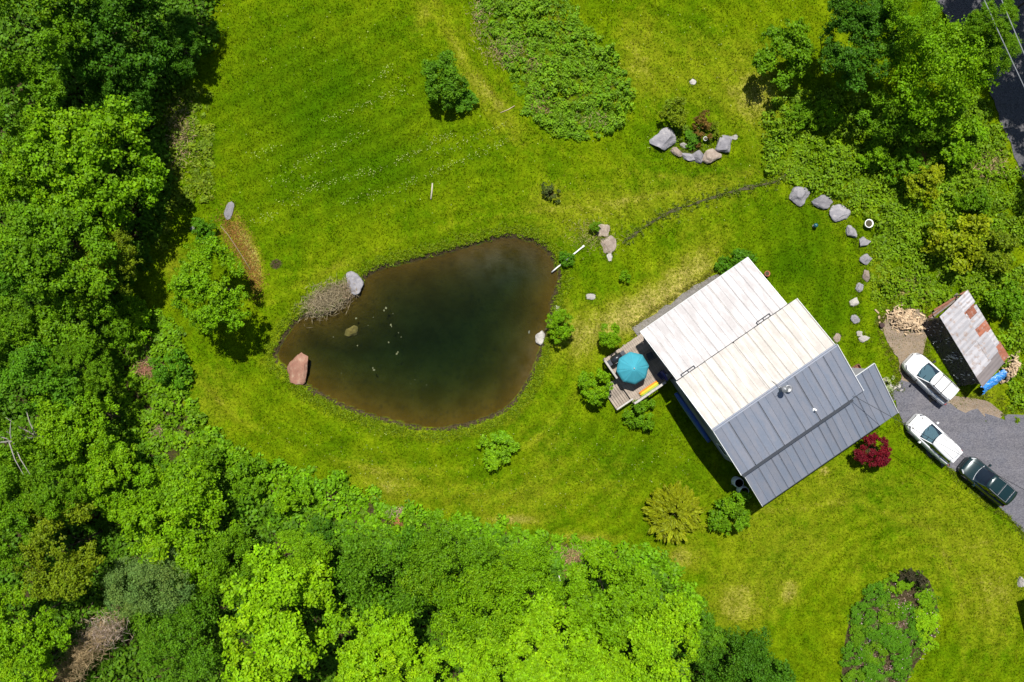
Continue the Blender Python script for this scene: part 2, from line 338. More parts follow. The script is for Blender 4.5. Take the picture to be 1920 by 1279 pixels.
# ------------------------------------------------------------------ ground with the pond basin
def lawn_attrs(x, y):
    px = 960+x*F/H; py = 639.5-y*F/H
    dry = np.zeros(len(x)); lush = np.zeros(len(x))
    def blob(cx, cy, rx, ry, a, ang=0):
        c, s = math.cos(R(ang)), math.sin(R(ang)); dx = px-cx; dy = py-cy
        u = (dx*c+dy*s)/rx; v = (-dx*s+dy*c)/ry
        return a*np.exp(-(u*u+v*v))
    dry += blob(1160,600,75,48,1.0,-20)+blob(1250,555,80,40,.85,-30)+blob(1310,490,70,40,.7,-35)+blob(1080,640,40,70,.6)
    dry += blob(790,30,16,50,.5,20)+blob(870,120,22,120,.55,-25)+blob(945,215,25,90,.55,-35)
    dry += blob(1420,190,60,70,.75)+blob(1330,130,150,90,.42)+blob(1190,100,50,90,.5)+blob(1090,400,170,60,.42)+blob(1300,360,190,50,.4,-10)
    dry += blob(1460,1020,190,120,.45)+blob(1390,1140,60,50,.7)+blob(1280,1045,40,25,.7)+blob(1560,900,140,60,.32)+blob(1780,1010,120,140,.38)
    dry += blob(1870,1110,70,130,.55)+blob(1480,1110,20,25,.8)+blob(720,905,100,40,.42,20)+blob(900,930,200,40,.4,8)+blob(400,760,70,90,.4)
    dry += blob(330,500,40,60,.55)+blob(760,970,40,14,.9)+blob(960,975,60,10,.8)+blob(1090,1010,80,12,.8)+blob(1570,385,50,60,.35)+blob(1650,500,40,60,.4)
    dry += blob(450,440,18,45,1.1,-25)+blob(478,500,14,45,1.1,-12)+blob(610,520,90,50,.35)+.45*sstep(2.2, .3, -sdist(POND, x, y))*(py > 560)+blob(1140,900,90,50,.28)+blob(1010,860,60,100,.3)
    dry += blob(1690,640,45,60,.5)+blob(1850,740,60,25,.6)+blob(1025,362,30,22,.4)+blob(1546,883,8,6,1)
    lush += blob(600,230,190,150,.75)+blob(560,100,140,80,.3)+blob(700,330,160,50,.5,-12)+blob(1500,480,100,110,.8)+blob(1560,600,50,60,.6)+blob(1200,860,130,90,.55)
    lush += blob(1320,330,110,22,.7,-8)+blob(1330,200,60,30,.5)+blob(1640,900,110,60,.35,25)+blob(480,700,60,80,.3)+blob(640,870,70,40,.3)+blob(1250,640,40,30,.3)
    lush = lush+.25*fnoise(x, y, 4.0); dry = dry+.12*fnoise(x+50, y, 6.0)
    trk = 0
    for ln in ([(755,-20),(815,35),(872,105),(915,170),(965,222),(1040,275),(1150,318),(1300,338),(1420,322)], [(800,-20),(850,30),(902,92),(945,160),(990,212),(1060,262),(1160,296),(1230,306)], [(500,575),(560,535),(640,495),(740,455),(860,420),(1000,395),(1120,385),(1250,362),(1400,340)], [(330,640),(380,720),(450,790),(560,840),(700,880),(860,880),(1000,830),(1080,740)], [(1260,1010),(1400,960),(1600,940),(1740,990),(1800,1090),(1810,1279)]):
        trk = np.maximum(trk, np.exp(-(dist(np.array(PX(*ln)), x, y, False)/.28)**2))
    dry += .27*trk*(.75+.5*fnoise(x, y, 3.0))
    # mowing bands
    an = R(27); u = x*math.sin(an)-y*math.cos(an)
    s1 = .5+.5*np.sin(u*6.28/1.25+.6*fnoise(x, y, 14))
    dd = -sdist(POND, x, y); s2 = .5+.5*np.sin(dd*6.28/1.5+2.6*fnoise(x, y, 9))
    w = sstep(30, 180, np.hypot(px-640, (py-220)*1.2)-150)
    stripe = s1*(1-w)+s2*w
    a3 = R(-38); u3 = x*math.sin(a3)-y*math.cos(a3); s3 = .5+.5*np.sin(u3*6.28/1.4+.8*fnoise(x, y, 12))
    w3 = sstep(1150, 1350, px)*sstep(760, 860, py); stripe = stripe*(1-w3)+s3*w3
    s4 = .5+.5*np.sin(dist(PX((1590,1160),(1660,1095),(1730,1070),(1762,1160),(1700,1275)), x, y)*6.28/1.3+3*fnoise(x, y, 8))
    w4 = sstep(420, 200, np.hypot(px-1670, py-1170)); stripe = stripe*(1-w4)+s4*w4
    dm = dist(MEADOW, x, y); s5 = .5+.5*np.sin(dm*6.28/1.1+.8*fnoise(x, y, 7)); w5 = sstep(5.2, 3.6, dm)*sstep(420, 300, py)*sstep(1200, 1080, px); stripe = stripe*(1-w5)+s5*w5
    return np.clip(dry, 0, 1.3), np.clip(lush, 0, 1), stripe, px, py
def ground_z(x, y):
    d = sdist(POND, x, y)
    depth = np.clip(d, 0, None)
    z_in = -.24-3.0*(1-np.exp(-(depth/4.4)**1.5))-.14*depth/(depth+.4)
    z_out = -.24*np.clip(1+d/.32, 0, 1)**1.3
    return np.where(d > 0, z_in, z_out+.05*fnoise(x, y, 11)*sstep(.5, 3, -d)), d
st = .28
xi = np.concatenate([[-420, -250, -140, -85, -60], np.arange(-45, 45.01, st), [60, 85, 140, 250, 420]])
yi = np.concatenate([[-420, -250, -140, -80, -45], np.arange(-31, 31.01, st), [45, 80, 140, 250, 420]])
gx, gy = np.meshgrid(xi, yi); gx = gx.ravel(); gy = gy.ravel(); nx, ny = len(xi), len(yi)
gz, pd = ground_z(gx, gy)
dry, lush, stripe, gpx, gpy = lawn_attrs(gx, gy)
wd = sdist(WOODS, gx, gy)
soil = sstep(.42, .0, np.abs(pd+.06))*(.92+.35*fnoise(gx, gy, 2.2))  # bank soil ring, darkened further to carry the bank's shadow line
soil = np.maximum(soil, .8*sstep(-.3, 1.2, wd)); soil = np.maximum(soil, .95*sstep(-.2, .25, sdist(BED, gx, gy)))
for P_, a in ((LEFTBRUSH, .6), (BOTTOMBRUSH, .62), (RIGHTBRUSH, .34), (MEADOW, .45)):
    soil = np.maximum(soil, a*sstep(-.5, .8, sdist(P_, gx, gy)))
for c, rx, ry, a in (((518,495), 12, 12, 1), ((1030,362), 14, 12, .8), ((1120,455), 22, 30, .45), ((1632,845), 20, 20, .8), ((1300,285), 45, 15, .6), ((1655,600), 20, 14, .8), ((1602,693), 12, 8, 1)):
    soil = np.maximum(soil, a*np.exp(-((gpx-c[0])/rx)**2-((gpy-c[1])/ry)**2))
I = np.arange(nx*ny).reshape(ny, nx)
Q = np.stack([I[:-1, :-1], I[:-1, 1:], I[1:, 1:], I[1:, :-1]], -1).reshape(-1, 4)
gme = np_mesh('ground', np.stack([gx, gy, gz], 1), Q, LAWN, dict(dry=('POINT', dry), lush=('POINT', lush), soil=('POINT', soil), stripe=('POINT', stripe), bed=('POINT', sstep(-.02, .25, pd)), pale_bed=('POINT', np.exp(-((gpx-940)/75)**2-((gpy-492)/38)**2)+.5*np.exp(-((gpx-1000)/40)**2-((gpy-690)/60)**2))), True)
tag(link('ground', gme), kind='structure')
# water: a closed body that absorbs light with depth
def expand(poly, d):
    p = np.asarray(poly); c = p.mean(0); v = p-c; return c+v*(1+d/np.linalg.norm(v, axis=1, keepdims=True))
def water_material():
    t = NT('pond_water'); pos = t.coord('World')
    tr = t.n('ShaderNodeBsdfTransparent'); tr.inputs[0].default_value = (.93, .95, .93, 1)
    gl = t.n('ShaderNodeBsdfGlossy'); gl.inputs['Roughness'].default_value = .04
    bp = t.bump(t.noise(2.2, 4, vec=pos), .12, .05); t.l(bp, gl.inputs['Normal'])
    fr = t.n('ShaderNodeFresnel'); fr.inputs[0].default_value = 1.33; t.l(bp, fr.inputs['Normal'])
    ms = t.n('ShaderNodeMixShader'); t.l(fr.outputs[0], ms.inputs[0]); t.l(tr.outputs[0], ms.inputs[1]); t.l(gl.outputs[0], ms.inputs[2])
    va = t.n('ShaderNodeVolumeAbsorption'); va.inputs[0].default_value = (.38, .67, .68, 1); va.inputs['Density'].default_value = .82
    t.l(va.outputs[0], t.out.inputs['Volume']); return t.done(ms.outputs[0])
_pp = [tuple(p) for p in expand(POND, .9)]
if sum(_pp[i][0]*_pp[(i+1) % len(_pp)][1]-_pp[(i+1) % len(_pp)][0]*_pp[i][1] for i in range(len(_pp))) < 0: _pp = _pp[::-1]
wb = MB().prism(_pp, -4.2, -.25)
tag(wb.build('pond_water', water_material()), kind='structure')
def sheet(name, poly, z, mat, jag=.12, seg=.5, kind='structure'):
    p = np.asarray(poly, float); pts = []
    for i in range(len(p)):
        a, b = p[i], p[(i+1) % len(p)]; n = max(1, int(np.linalg.norm(b-a)/seg))
        for k in range(n):
            q = a+(b-a)*k/n; pts.append((q[0]+RNG.normal(0, jag), q[1]+RNG.normal(0, jag)))
    c = np.mean(pts, 0); m = MB()
    m.add([(x, y, z) for x, y in pts], [tuple(range(len(pts)))])
    me = m.mesh(name, mat)
    import bmesh
    bm = bmesh.new(); bm.from_mesh(me); bmesh.ops.triangulate(bm, faces=bm.faces[:], ngon_method='EAR_CLIP')
    for f in bm.faces:
        if f.normal.z < 0: f.normal_flip()
    bm.to_mesh(me); bm.free()
    return tag(link(name, me), kind=kind)
sheet('dirt_yard', PX((1655,615),(1668,582),(1728,578),(1742,608),(1732,640),(1728,664),(1740,690),(1790,742),(1822,748),(1862,752),(1880,772),(1868,786),(1790,775),(1690,735),(1688,680),(1668,650)), .062, DIRT)
sheet('driveway', DRIVE, .068, GRAVEL, .2)
sheet('road', ROAD, .068, ASPHALT, .05)
sheet('gravel_strip', PX((1186,618),(1236,582),(1302,538),(1340,512),(1355,520),(1300,560),(1215,625),(1196,636)), .062, STONECHIP, .1)
def path_strip(name, pts, w, z, mat, jag=.05):
    p = np.array([G(*q)[:2] for q in pts]); L = []; Rr = []
    pp = []
    for i in range(len(p)-1):
        n = max(2, int(np.linalg.norm(p[i+1]-p[i])/.35)); pp += [p[i]+(p[i+1]-p[i])*k/n for k in range(n)]
    pp.append(p[-1]); pp = np.array(pp)
    for _ in range(3): pp[1:-1] = (pp[:-2]+2*pp[1:-1]+pp[2:])/4
    d = np.gradient(pp, axis=0); d /= np.linalg.norm(d, axis=1, keepdims=True); nn = np.stack([-d[:, 1], d[:, 0]], 1)
    ww = w/2*RNG.uniform(.6, 1.4, (len(pp), 1))
    L = pp+nn*ww+RNG.normal(0, jag, pp.shape); Rr = pp-nn*ww+RNG.normal(0, jag, pp.shape); n = len(pp)
    V = np.concatenate([np.c_[L, np.full(n, z)], np.c_[Rr, np.full(n, z)]])
    Qf = np.array([(n+i, n+i+1, i+1, i) for i in range(n-1)])
    return tag(link(name, np_mesh(name, V, Qf, mat)), kind='structure'), pp
DITCHSOIL = simple('ditch_soil', (.06, .055, .028), .95, var=.4, scale=3)
_, DITCH = path_strip('ditch', [(1168,455),(1200,430),(1245,402),(1300,382),(1360,362),(1400,352),(1440,345),(1468,332),(1485,318)], .13, .062, DITCHSOIL)

# ------------------------------------------------------------------ foliage builders
def leaves_from(C, N, L, W, tint, hue):
    """diamond leaves: centre, normal, length, width -> verts, quads"""
    n = len(C); N = N/np.linalg.norm(N, axis=1, keepdims=True)
    a = RNG.normal(size=(n, 3)); T = np.cross(N, a); T /= np.linalg.norm(T, axis=1, keepdims=True); B = np.cross(N, T)
    L = L[:, None]; W = W[:, None]
    V = np.stack([C-T*L*.5, C+B*W*.5+N*W*.12, C+T*L*.5, C-B*W*.5+N*W*.12], 1).reshape(-1, 3)
    return V, np.arange(4*n).reshape(-1, 4), np.clip(tint, 0, 1), np.clip(hue, 0, 1)
def unit(n):
    d = RNG.normal(size=(n, 3)); return d/np.linalg.norm(d, axis=1, keepdims=True)
def crown_mesh(name, Rr, limbs, subs, per, leaf, zs=.8, bottom=-.3, lobes=.25, limb_r=(.22, .42), sub_r=(.07, .15), spiky=0., up=.45, hue0=.45, drop=.12, vary=1.0):
    """irregular crown: limbs carry twigs, twigs carry leaves"""
    n = limbs*4; d = unit(n); d = d[d[:, 2] > bottom][:limbs]; n = len(d)
    ph = RNG.uniform(0, 6.28, 6); k = RNG.integers(1, 5, 6); az = np.arctan2(d[:, 1], d[:, 0])
    lob = sum(np.sin(k[i]*az+ph[i]+d[:, 2]*2) for i in range(6))/3
    lr = RNG.uniform(*limb_r, n)
    lc = d*((1+lobes*lob)*RNG.uniform(.45, .86, n))[:, None]
    lt = RNG.normal(0, .05*vary, n); lh = RNG.normal(0, .10*vary, n)
    ns = np.maximum(3, (subs*(lr/np.mean(limb_r))**1.6*RNG.uniform(.6, 1.4, n)).astype(int)); li = np.repeat(np.arange(n), ns); m = len(li)
    sd = RNG.normal(size=(m, 3))+d[li]*.9+np.array([0, 0, .5]); sd /= np.linalg.norm(sd, axis=1, keepdims=True)
    scn = lc[li]+sd*(lr[li]*RNG.uniform(.35, 1.12, m))[:, None]
    sr = RNG.uniform(*sub_r, m); st_ = RNG.normal(0, .07*vary, m)+lt[li]; sh = RNG.normal(0, .07*vary, m)+lh[li]
    np_ = np.maximum(4, (per*(sr/np.mean(sub_r))**1.5*RNG.uniform(.5, 1.5, m)).astype(int)); si = np.repeat(np.arange(m), np_); q = len(si)
    ld = RNG.normal(size=(q, 3))+sd[si]*.6+np.array([0, 0, .3]); ld /= np.linalg.norm(ld, axis=1, keepdims=True)
    C = scn[si]+ld*(sr[si]*RNG.uniform(.2, 1.25, q))[:, None]*np.array([1, 1, .7])
    if spiky: C += d[li][si]*(RNG.random(q)**2*spiky)[:, None]
    C *= Rr; C[:, 2] *= zs
    N = ld*.55+RNG.normal(size=(q, 3))*.45+np.array([0, 0, up])
    tint = .48+RNG.normal(0, .17, q)+st_[si]; hue = hue0+RNG.normal(0, .11, q)+sh[si]
    V, Qd, ti, hu = leaves_from(C, N, RNG.uniform(.55, 1.35, q)*leaf, RNG.uniform(.45, .85, q)*leaf, tint, hue)
    return np_mesh(name, V, Qd, LEAF, dict(tint=('FACE', ti), hue=('FACE', hu)))
def trunk_mesh(name, h, r, n_l, spread):
    m = MB(); b = [(0, 0, -.15), (.02*h, .01*h, h*.3), (-.01*h, .02*h, h*.65), (.01*h, 0, h)]
    m.tube(b, [r*1.25, r*.9, r*.6, r*.25], 8)
    for i in range(n_l):
        a = 6.28*i/n_l+random.uniform(-.4, .4); z = h*random.uniform(.35, .8); e = spread*random.uniform(.5, .95)
        m.tube([(0, 0, z), (math.cos(a)*e*.5, math.sin(a)*e*.5, z+e*.35), (math.cos(a)*e, math.sin(a)*e, z+e*.55)], [r*.45, r*.28, r*.08], 6)
    return m.mesh(name, BARK, True)
CR = {}
CR['maple'] = (4.0, [crown_mesh('crown', 4.0, 36, 17, 44, .215, .85, -.2, .22, (.20, .36), (.06, .12)) for _ in range(5)])
CR['fine'] = (4.0, [crown_mesh('crown', 4.0, 40, 22, 22, .19, .8, -.2, .25, (.2, .36), (.06, .13), up=.3) for _ in range(4)])
CR['loose'] = (4.0, [crown_mesh('crown', 4.0, 28, 21, 36, .205, .75, -.3, .4, (.2, .42), (.05, .12), up=.3) for _ in range(5)])
CR['small'] = (2.0, [crown_mesh('crown', 2.0, 26, 16, 24, .19, .8, -.4, .32, (.22, .42), (.08, .16)) for _ in range(5)])
CR['shrub'] = (1.0, [crown_mesh('foliage', 1.0, 17, 12, 20, .13, .8, -.5, .4, (.24, .5), (.10, .2)) for _ in range(5)])
def spiky_mesh(name, Rr, nb, per, leaf):
    """branches that radiate from the middle, each a plume of narrow sprays pointing outwards"""
    o_r = Rr*.62*RNG.random(nb)**.6; o_a = RNG.uniform(0, 6.28, nb); az = o_a+RNG.normal(0, .55, nb); L = Rr*RNG.uniform(.28, .5, nb); el = RNG.uniform(.1, .7, nb); oz = .55*Rr*(1-(o_r/Rr)**2)*RNG.uniform(.1, 1.15, nb)
    bi = np.repeat(np.arange(nb), per); q = len(bi); t = RNG.uniform(.18, 1, q)**.8
    side = RNG.normal(0, .06, q)*(1.15-t)*Rr; rad = t*L[bi]; a = az[bi]
    C = np.stack([(o_r*np.cos(o_a))[bi]+rad*np.cos(a)*np.cos(el[bi]*.6)-side*np.sin(a), (o_r*np.sin(o_a))[bi]+rad*np.sin(a)*np.cos(el[bi]*.6)+side*np.cos(a), oz[bi]-.3+rad*np.sin(el[bi])*.7-.1*t**2*Rr+RNG.normal(0, .03, q)], 1)
    T = np.stack([np.cos(a), np.sin(a), np.full(q, .25)], 1)+RNG.normal(size=(q, 3))*.35; T /= np.linalg.norm(T, axis=1, keepdims=True)
    N = np.array([0, 0, 1.0])+RNG.normal(size=(q, 3))*.5; B = np.cross(N, T); B /= np.linalg.norm(B, axis=1, keepdims=True)
    Lf = (RNG.uniform(.7, 1.4, q)*leaf)[:, None]; W = Lf*.30
    V = np.stack([C-T*Lf*.5, C+B*W*.5, C+T*Lf*.5, C-B*W*.5], 1).reshape(-1, 3)
    bt = RNG.normal(0, .12, nb)
    ti = np.clip(.42+.16*t+RNG.normal(0, .15, q)+bt[bi], 0, 1); hu = np.clip(.42+RNG.normal(0, .12, q)+.12*t, 0, 1)  # tint drops towards branch bases, self-shading put into the leaf colour
    return np_mesh(name, V, np.arange(4*q).reshape(-1, 4), LEAF, dict(tint=('FACE', ti), hue=('FACE', hu)))
CR['spiky'] = (1.3, [spiky_mesh('foliage', 1.3, 300, 46, .19)])
CR['sparse'] = (1.0, [crown_mesh('foliage', 1.0, 12, 9, 14, .14, .75, -.4, .5, (.2, .5), (.08, .18)) for _ in range(3)])
CR['bed'] = (1.0, [crown_mesh('foliage', 1.0, 20, 14, 26, .085, .8, -.5, .4, (.24, .5), (.09, .18)) for _ in range(5)])
TR = [trunk_mesh('trunk', 1.0, .035, 5, .45) for _ in range(3)]
ntree = 0
def plant(name, cat, kind, px, py, rpx, zc, color, label, group=None, trunk=True, sz=1.0, aspect=(1, 1), rot=None):
    """crown centre seen at (px,py), its centre zc metres up, radius rpx in the photo"""
    global ntree
    ntree += 1
    x, y, _ = G(px, py, zc); r = rpx*(H-zc)/F; R0, ms = CR[kind]; s = r/R0
    root = empty(name, (x, y, 0), 0)
    tag(root, label, cat, group)
    tree = kind in ('maple', 'fine', 'loose', 'small')
    me = ms[ntree % len(ms)]
    if tree or trunk:
        link('trunk' if tree else 'stem', TR[ntree % 3], root, (0, 0, 0), (0, 0, random.uniform(0, 6)), (r*.6, r*.6, max(zc, .3)*1.0))
    a = random.uniform(0, 6.28) if rot is None else rot
    link('crown' if tree else 'foliage', me, root, (0, 0, zc), (0, 0, a), (s*aspect[0], s*aspect[1], s*sz), color)
    return root
LIME = (.225, .430, .004); BRIGHT = (.160, .330, .003); MIDG = (.122, .265, .004); DARKG = (.060, .170, .006); OLIVE = (.165, .240, .006)
EMER = (.088, .235, .006); BLUEG = (.140, .245, .050); FINEG = (.095, .230, .006); YELL = (.250, .320, .005)
T = lambda *a, **k: plant('deciduous_tree', 'tree', *a, **k)
# wood along the upper edge and side of the lawn
T('loose', 40, 40, 105, 9, MIDG, 'mid green tree filling the top corner of the wood')
T('maple', 192, 62, 115, 5, DARKG, 'big dark green tree near the top corner, behind the rough grass strip')
T('loose', 277, -90, 78, 8, EMER, 'dark emerald tree cut by the top edge where wood meets lawn')
T('loose', 45, 190, 85, 7, MIDG, 'narrow green tree by the photo edge between two big crowns')
T('loose', 335, 85, 52, 3, DARKG, 'dark shaded tree where the top of the wood meets the lawn')
T('loose', 225, 180, 66, 4, DARKG, 'low dark tree shaded by the big dark crown above it')
T('maple', 165, 310, 128, 5.5, BRIGHT, 'large sunlit round green crown, broadest in the upper wood')
T('loose', 30, 330, 75, 6, BRIGHT, 'yellow-green tree at the photo edge beside the broad sunlit crown')
T('maple', 115, 455, 108, 5.5, MIDG, 'green tree with yellowish tips below the broad sunlit crown')
T('loose', 205, 485, 62, 4.5, OLIVE, 'smaller tree with yellowish leaf tips facing the lone lawn tree')
T('maple', 20, 500, 75, 6, EMER, 'emerald green tree at the photo edge, halfway down the wood')
T('loose', 140, 580, 75, 4, MIDG, 'low shaded tree at the inner bend of the wood')
T('loose', 25, 615, 65, 6, MIDG, 'small green tree in deep shade near the photo edge')
T('small', 100, 625, 55, 4.5, MIDG, 'bushy small tree in a shaded gap of the wood')
T('maple', 62, 705, 85, 5, EMER, 'emerald tree beside the dead brown brush patch')
T('loose', 150, 690, 50, 5, MIDG, 'small tree leaning towards the brush with dead twigs')
T('maple', 145, 795, 80, 4, BRIGHT, 'bright green rounded tree beside the pale dead branches')
T('loose', 25, 850, 80, 6, MIDG, 'tree around the bare grey dead branches')
T('loose', 120, 1030, 88, 5.5, OLIVE, 'dark olive tree with yellow leaf tips above the brown brush strip')
T('loose', 15, 990, 75, 6, MIDG, 'mid green tree at the photo edge beside the olive tree')
T('maple', 225, 885, 76, 3, BRIGHT, 'bright shrubby tree just outside the mown lawn curve')
T('loose', 100, 915, 60, 6, MIDG, 'mid green tree between the bright tree and the olive tree')
T('maple', 345, 980, 105, 3.2, BRIGHT, 'wide bright green bushy tree below the lawn curve')
T('fine', 262, 1098, 60, 4, BLUEG, 'grey-green willowy tree beside the brown brush strip')
T('maple', 45, 1170, 80, 5, BRIGHT, 'light green tree in the bottom corner of the wood')
T('fine', 345, 1195, 80, 5, FINEG, 'fine-leaved green tree at the bottom edge beside the lime maple')
T('loose', 50, 1262, 60, 5, LIME, 'lime green tree cut by the bottom edge near the brown strip')
T('fine', 300, 1085, 62, 6, BLUEG, 'grey-green tree between the wide bushy tree and lime maple')
T('fine', 430, 1050, 72, 4, MIDG, 'soft mid green tree at the shoulder of the lime maple')
T('maple', 515, 1165, 125, 7, LIME, 'large lime green maple with broccoli-like clumps at the bottom edge')
T('maple', 570, 1045, 55, 6, BRIGHT, 'small bright maple above the large lime maple')
T('fine', 715, 1075, 98, 6, FINEG, 'dark fine-leaved tree between the lime maples')
T('maple', 720, 1225, 90, 7, LIME, 'lime tree at the bottom edge below the dark fine-leaved tree')
T('fine', 845, 1055, 82, 7, MIDG, 'mid green fine tree under the lawn edge, beside the dark one')
T('fine', 890, 1150, 90, 8, BRIGHT, 'yellow-green feathery tree in the middle of the bottom wood')
T('maple', 860, 1270, 80, 9, LIME, 'lime tree cut by the bottom edge, middle of three')
T('maple', 1010, 1215, 98, 9, LIME, 'broad pale lime tree at the bottom edge below the dead twig patch')
T('fine', 990, 1090, 72, 6, BRIGHT, 'low yellow-green tree beside the patch of dead twigs')
T('maple', 1140, 1125, 92, 7, BRIGHT, 'bright tree with furrowed clumps nearest the golden juniper')
T('maple', 1235, 1210, 92, 8, LIME, 'lime tree at the lawn corner beside the dark leafy thicket')
T('maple', 1120, 1270, 75, 8, LIME, 'lime tree cut by the bottom edge next to the lawn corner trees')
T('fine', 1385, 1250, 75, 4, DARKG, 'dark green thicket tree jutting into the lower lawn')
T('small', 1440, 1285, 50, 3, DARKG, 'small dark tree at the thicket tip by the bottom edge')
T('small', 1310, 1190, 48, 3.5, FINEG, 'small green tree joining the lime trees and the dark thicket')
# trees by the road
T('maple', 1620, 85, 78, 5, DARKG, 'big dark blue-green tree beside the lone round lawn tree')
T('maple', 1600, 10, 60, 6, DARKG, 'dark tree cut by the top edge behind the big dark tree')
T('fine', 1765, 125, 95, 5.5, BRIGHT, 'broad light green tree leaning over the road')
T('fine', 1695, 112, 58, 3.5, BRIGHT, 'light green tree filling the gap behind the big dark tree')
T('fine', 1820, 95, 58, 6, BRIGHT, 'light green tree under the power wires by the road')
T('loose', 1860, 40, 45, 8, MIDG, 'leafy tree tip reaching across the shaded road')
T('fine', 1872, 90, 42, 7, MIDG, 'feathery tree tip hiding the near edge of the shaded road')
T('fine', 1700, 20, 55, 8, BRIGHT, 'pale green tree cut by the top edge beside the road')
T('loose', 1730, 235, 48, 3, MIDG, 'shaded green tree below the broad roadside tree')
T('small', 1665, 215, 45, 2.5, MIDG, 'dark bush-like tree in the shade of the big dark tree')
T('maple', 2190, 130, 105, 11, DARKG, 'tall tree beyond the road shading its lower bend, out of frame')
T('maple', 2103, -114, 115, 11, DARKG, 'tall dark tree over the far side of the road, mostly out of frame')
T('maple', 2176, -20, 115, 11, DARKG, 'dark tree beyond the road whose shade falls on the asphalt')
T('maple', 2030, -235, 115, 11, DARKG, 'dark tree over the road beyond the top edge')
# single trees and shrubs on the lawn
T('small', 1466, 95, 54, 2.6, MIDG, 'round dark-bottomed tree standing alone near the big dark tree')
T('maple', 402, 537, 78, 4.2, BRIGHT, 'lone bright green tree between the wood and the pond')
T('small', 832, 152, 42, 1.7, FINEG, 'lone small round tree on the upper lawn')
S = lambda *a, **k: plant('shrub', 'shrub', *a, **k)
S('shrub', 868, 190, 21, .5, EMER, 'low dark shrub at the foot of the lone upper lawn tree', sz=.7)
T('small', 1049, 612, 25, 1.6, BRIGHT, 'young tree on the bank beside the white pond rock')
T('small', 1146, 632, 22, 1.6, BRIGHT, 'young leafy tree beside the dark grill on the deck', sz=1.1)
T('small', 1116, 722, 30, 1.7, BRIGHT, 'spreading young tree beside the lower deck landing')
S('shrub', 1204, 774, 27, .8, MIDG, 'round green shrub in front of the deck railing')
S('shrub', 927, 843, 33, .6, BRIGHT, 'low mounded shrub on the lawn below the pond', sz=.6)
plant('juniper_bush', 'juniper', 'spiky', 1263, 963, 57, .6, (.215, .262, .005), 'golden yellow spiky juniper on the lawn below the house', None)
S('shrub', 1370, 962, 35, .8, MIDG, 'dense green shrub beside the rain barrels')
plant('red_maple', 'tree', 'small', 1636, 845, 30, 1.5, (.16, .008, .018), 'dark red ornamental maple by the porch roof', None)
S('shrub', 1173, 520, 10, .45, BRIGHT, 'tiny round shrub alone on the dry lawn')
S('sparse', 1029, 362, 17, .4, (.085, .12, .025), 'small sparse brownish green shrub in a ring of dry grass')
S('shrub', 1064, 487, 14, .4, EMER, 'small dark shrub growing over the white pipe')
S('shrub', 1116, 425, 9, .7, MIDG, 'thin young shrub beside the two flat stones')
S('shrub', 1385, 490, 29, .7, EMER, 'dark green shrub behind the white roof corner', aspect=(1.2, .8), rot=.4)
S('shrub', 1358, 500, 15, .4, EMER, 'small shrub at the end of the gravel strip')
S('shrub', 1261, 216, 26, .8, OLIVE, 'yellow-green shrub behind the grey boulder of the rock garden')
S('sparse', 1312, 238, 24, .5, (.17, .105, .02), 'reddish brown plant inside the rock garden')
S('sparse', 1343, 242, 15, .4, OLIVE, 'small olive plant beside the dark rock garden boulder')
S('shrub', 1298, 262, 17, .35, EMER, 'dark green plant in the middle of the rock garden', sz=.6)
S('shrub', 1452, 20, 12, .3, BRIGHT, 'small tuft of leaves on the upper lawn near the top edge') if False else None
S('shrub', 1790, 445, 50, 1.6, YELL, 'large yellow-green bush in the brush between house and road')
S('shrub', 1735, 345, 32, 1.4, YELL, 'yellowish bush beside the dark hollow in the brush')
S('shrub', 1690, 310, 32, 1.2, MIDG, 'green bush at the shaded edge of the brush')
S('shrub', 1800, 255, 44, 1.5, BRIGHT, 'bright leafy bush below the broad roadside tree')
S('shrub', 1828, 380, 30, 1.0, MIDG, 'mid green bush beside the dry grass patch near the road')
S('shrub', 1870, 470, 36, 1.0, OLIVE, 'olive bush in the brush close to the frame edge')
S('shrub', 1880, 560, 34, 1.0, MIDG, 'green bush behind the woodshed by the frame edge')
S('shrub', 1540, 215, 26, .9, BRIGHT, 'bright leafy bush at the lawn side of the roadside brush')
S('shrub', 1500, 215, 22, .7, MIDG, 'small green bush where lawn meets the roadside brush')
S('shrub', 1640, 290, 30, .9, BRIGHT, 'light green bush in the middle of the bramble patch')
S('shrub', 318, 690, 32, .9, EMER, 'dark leafy bush at the lawn edge beside dead twigs')
S('shrub', 385, 430, 22, .6, EMER, 'dark green shrub beside the brown path strip')
S('shrub', 600, 990, 24, .8, DARKG, 'dark shaded bush in the lower brush')
S('shrub', 250, 600, 36, 1.0, BRIGHT, 'light green bush in the brush beside the lone tree')
S('shrub', 390, 860, 34, 1.1, MIDG, 'leafy bush at the lower bend of the lawn edge')
S('shrub', 470, 890, 34, 1.1, MIDG, 'broad bush along the lower brush edge')
S('shrub', 545, 925, 32, 1.0, BRIGHT, 'light bush along the lower brush edge near the lime maple')

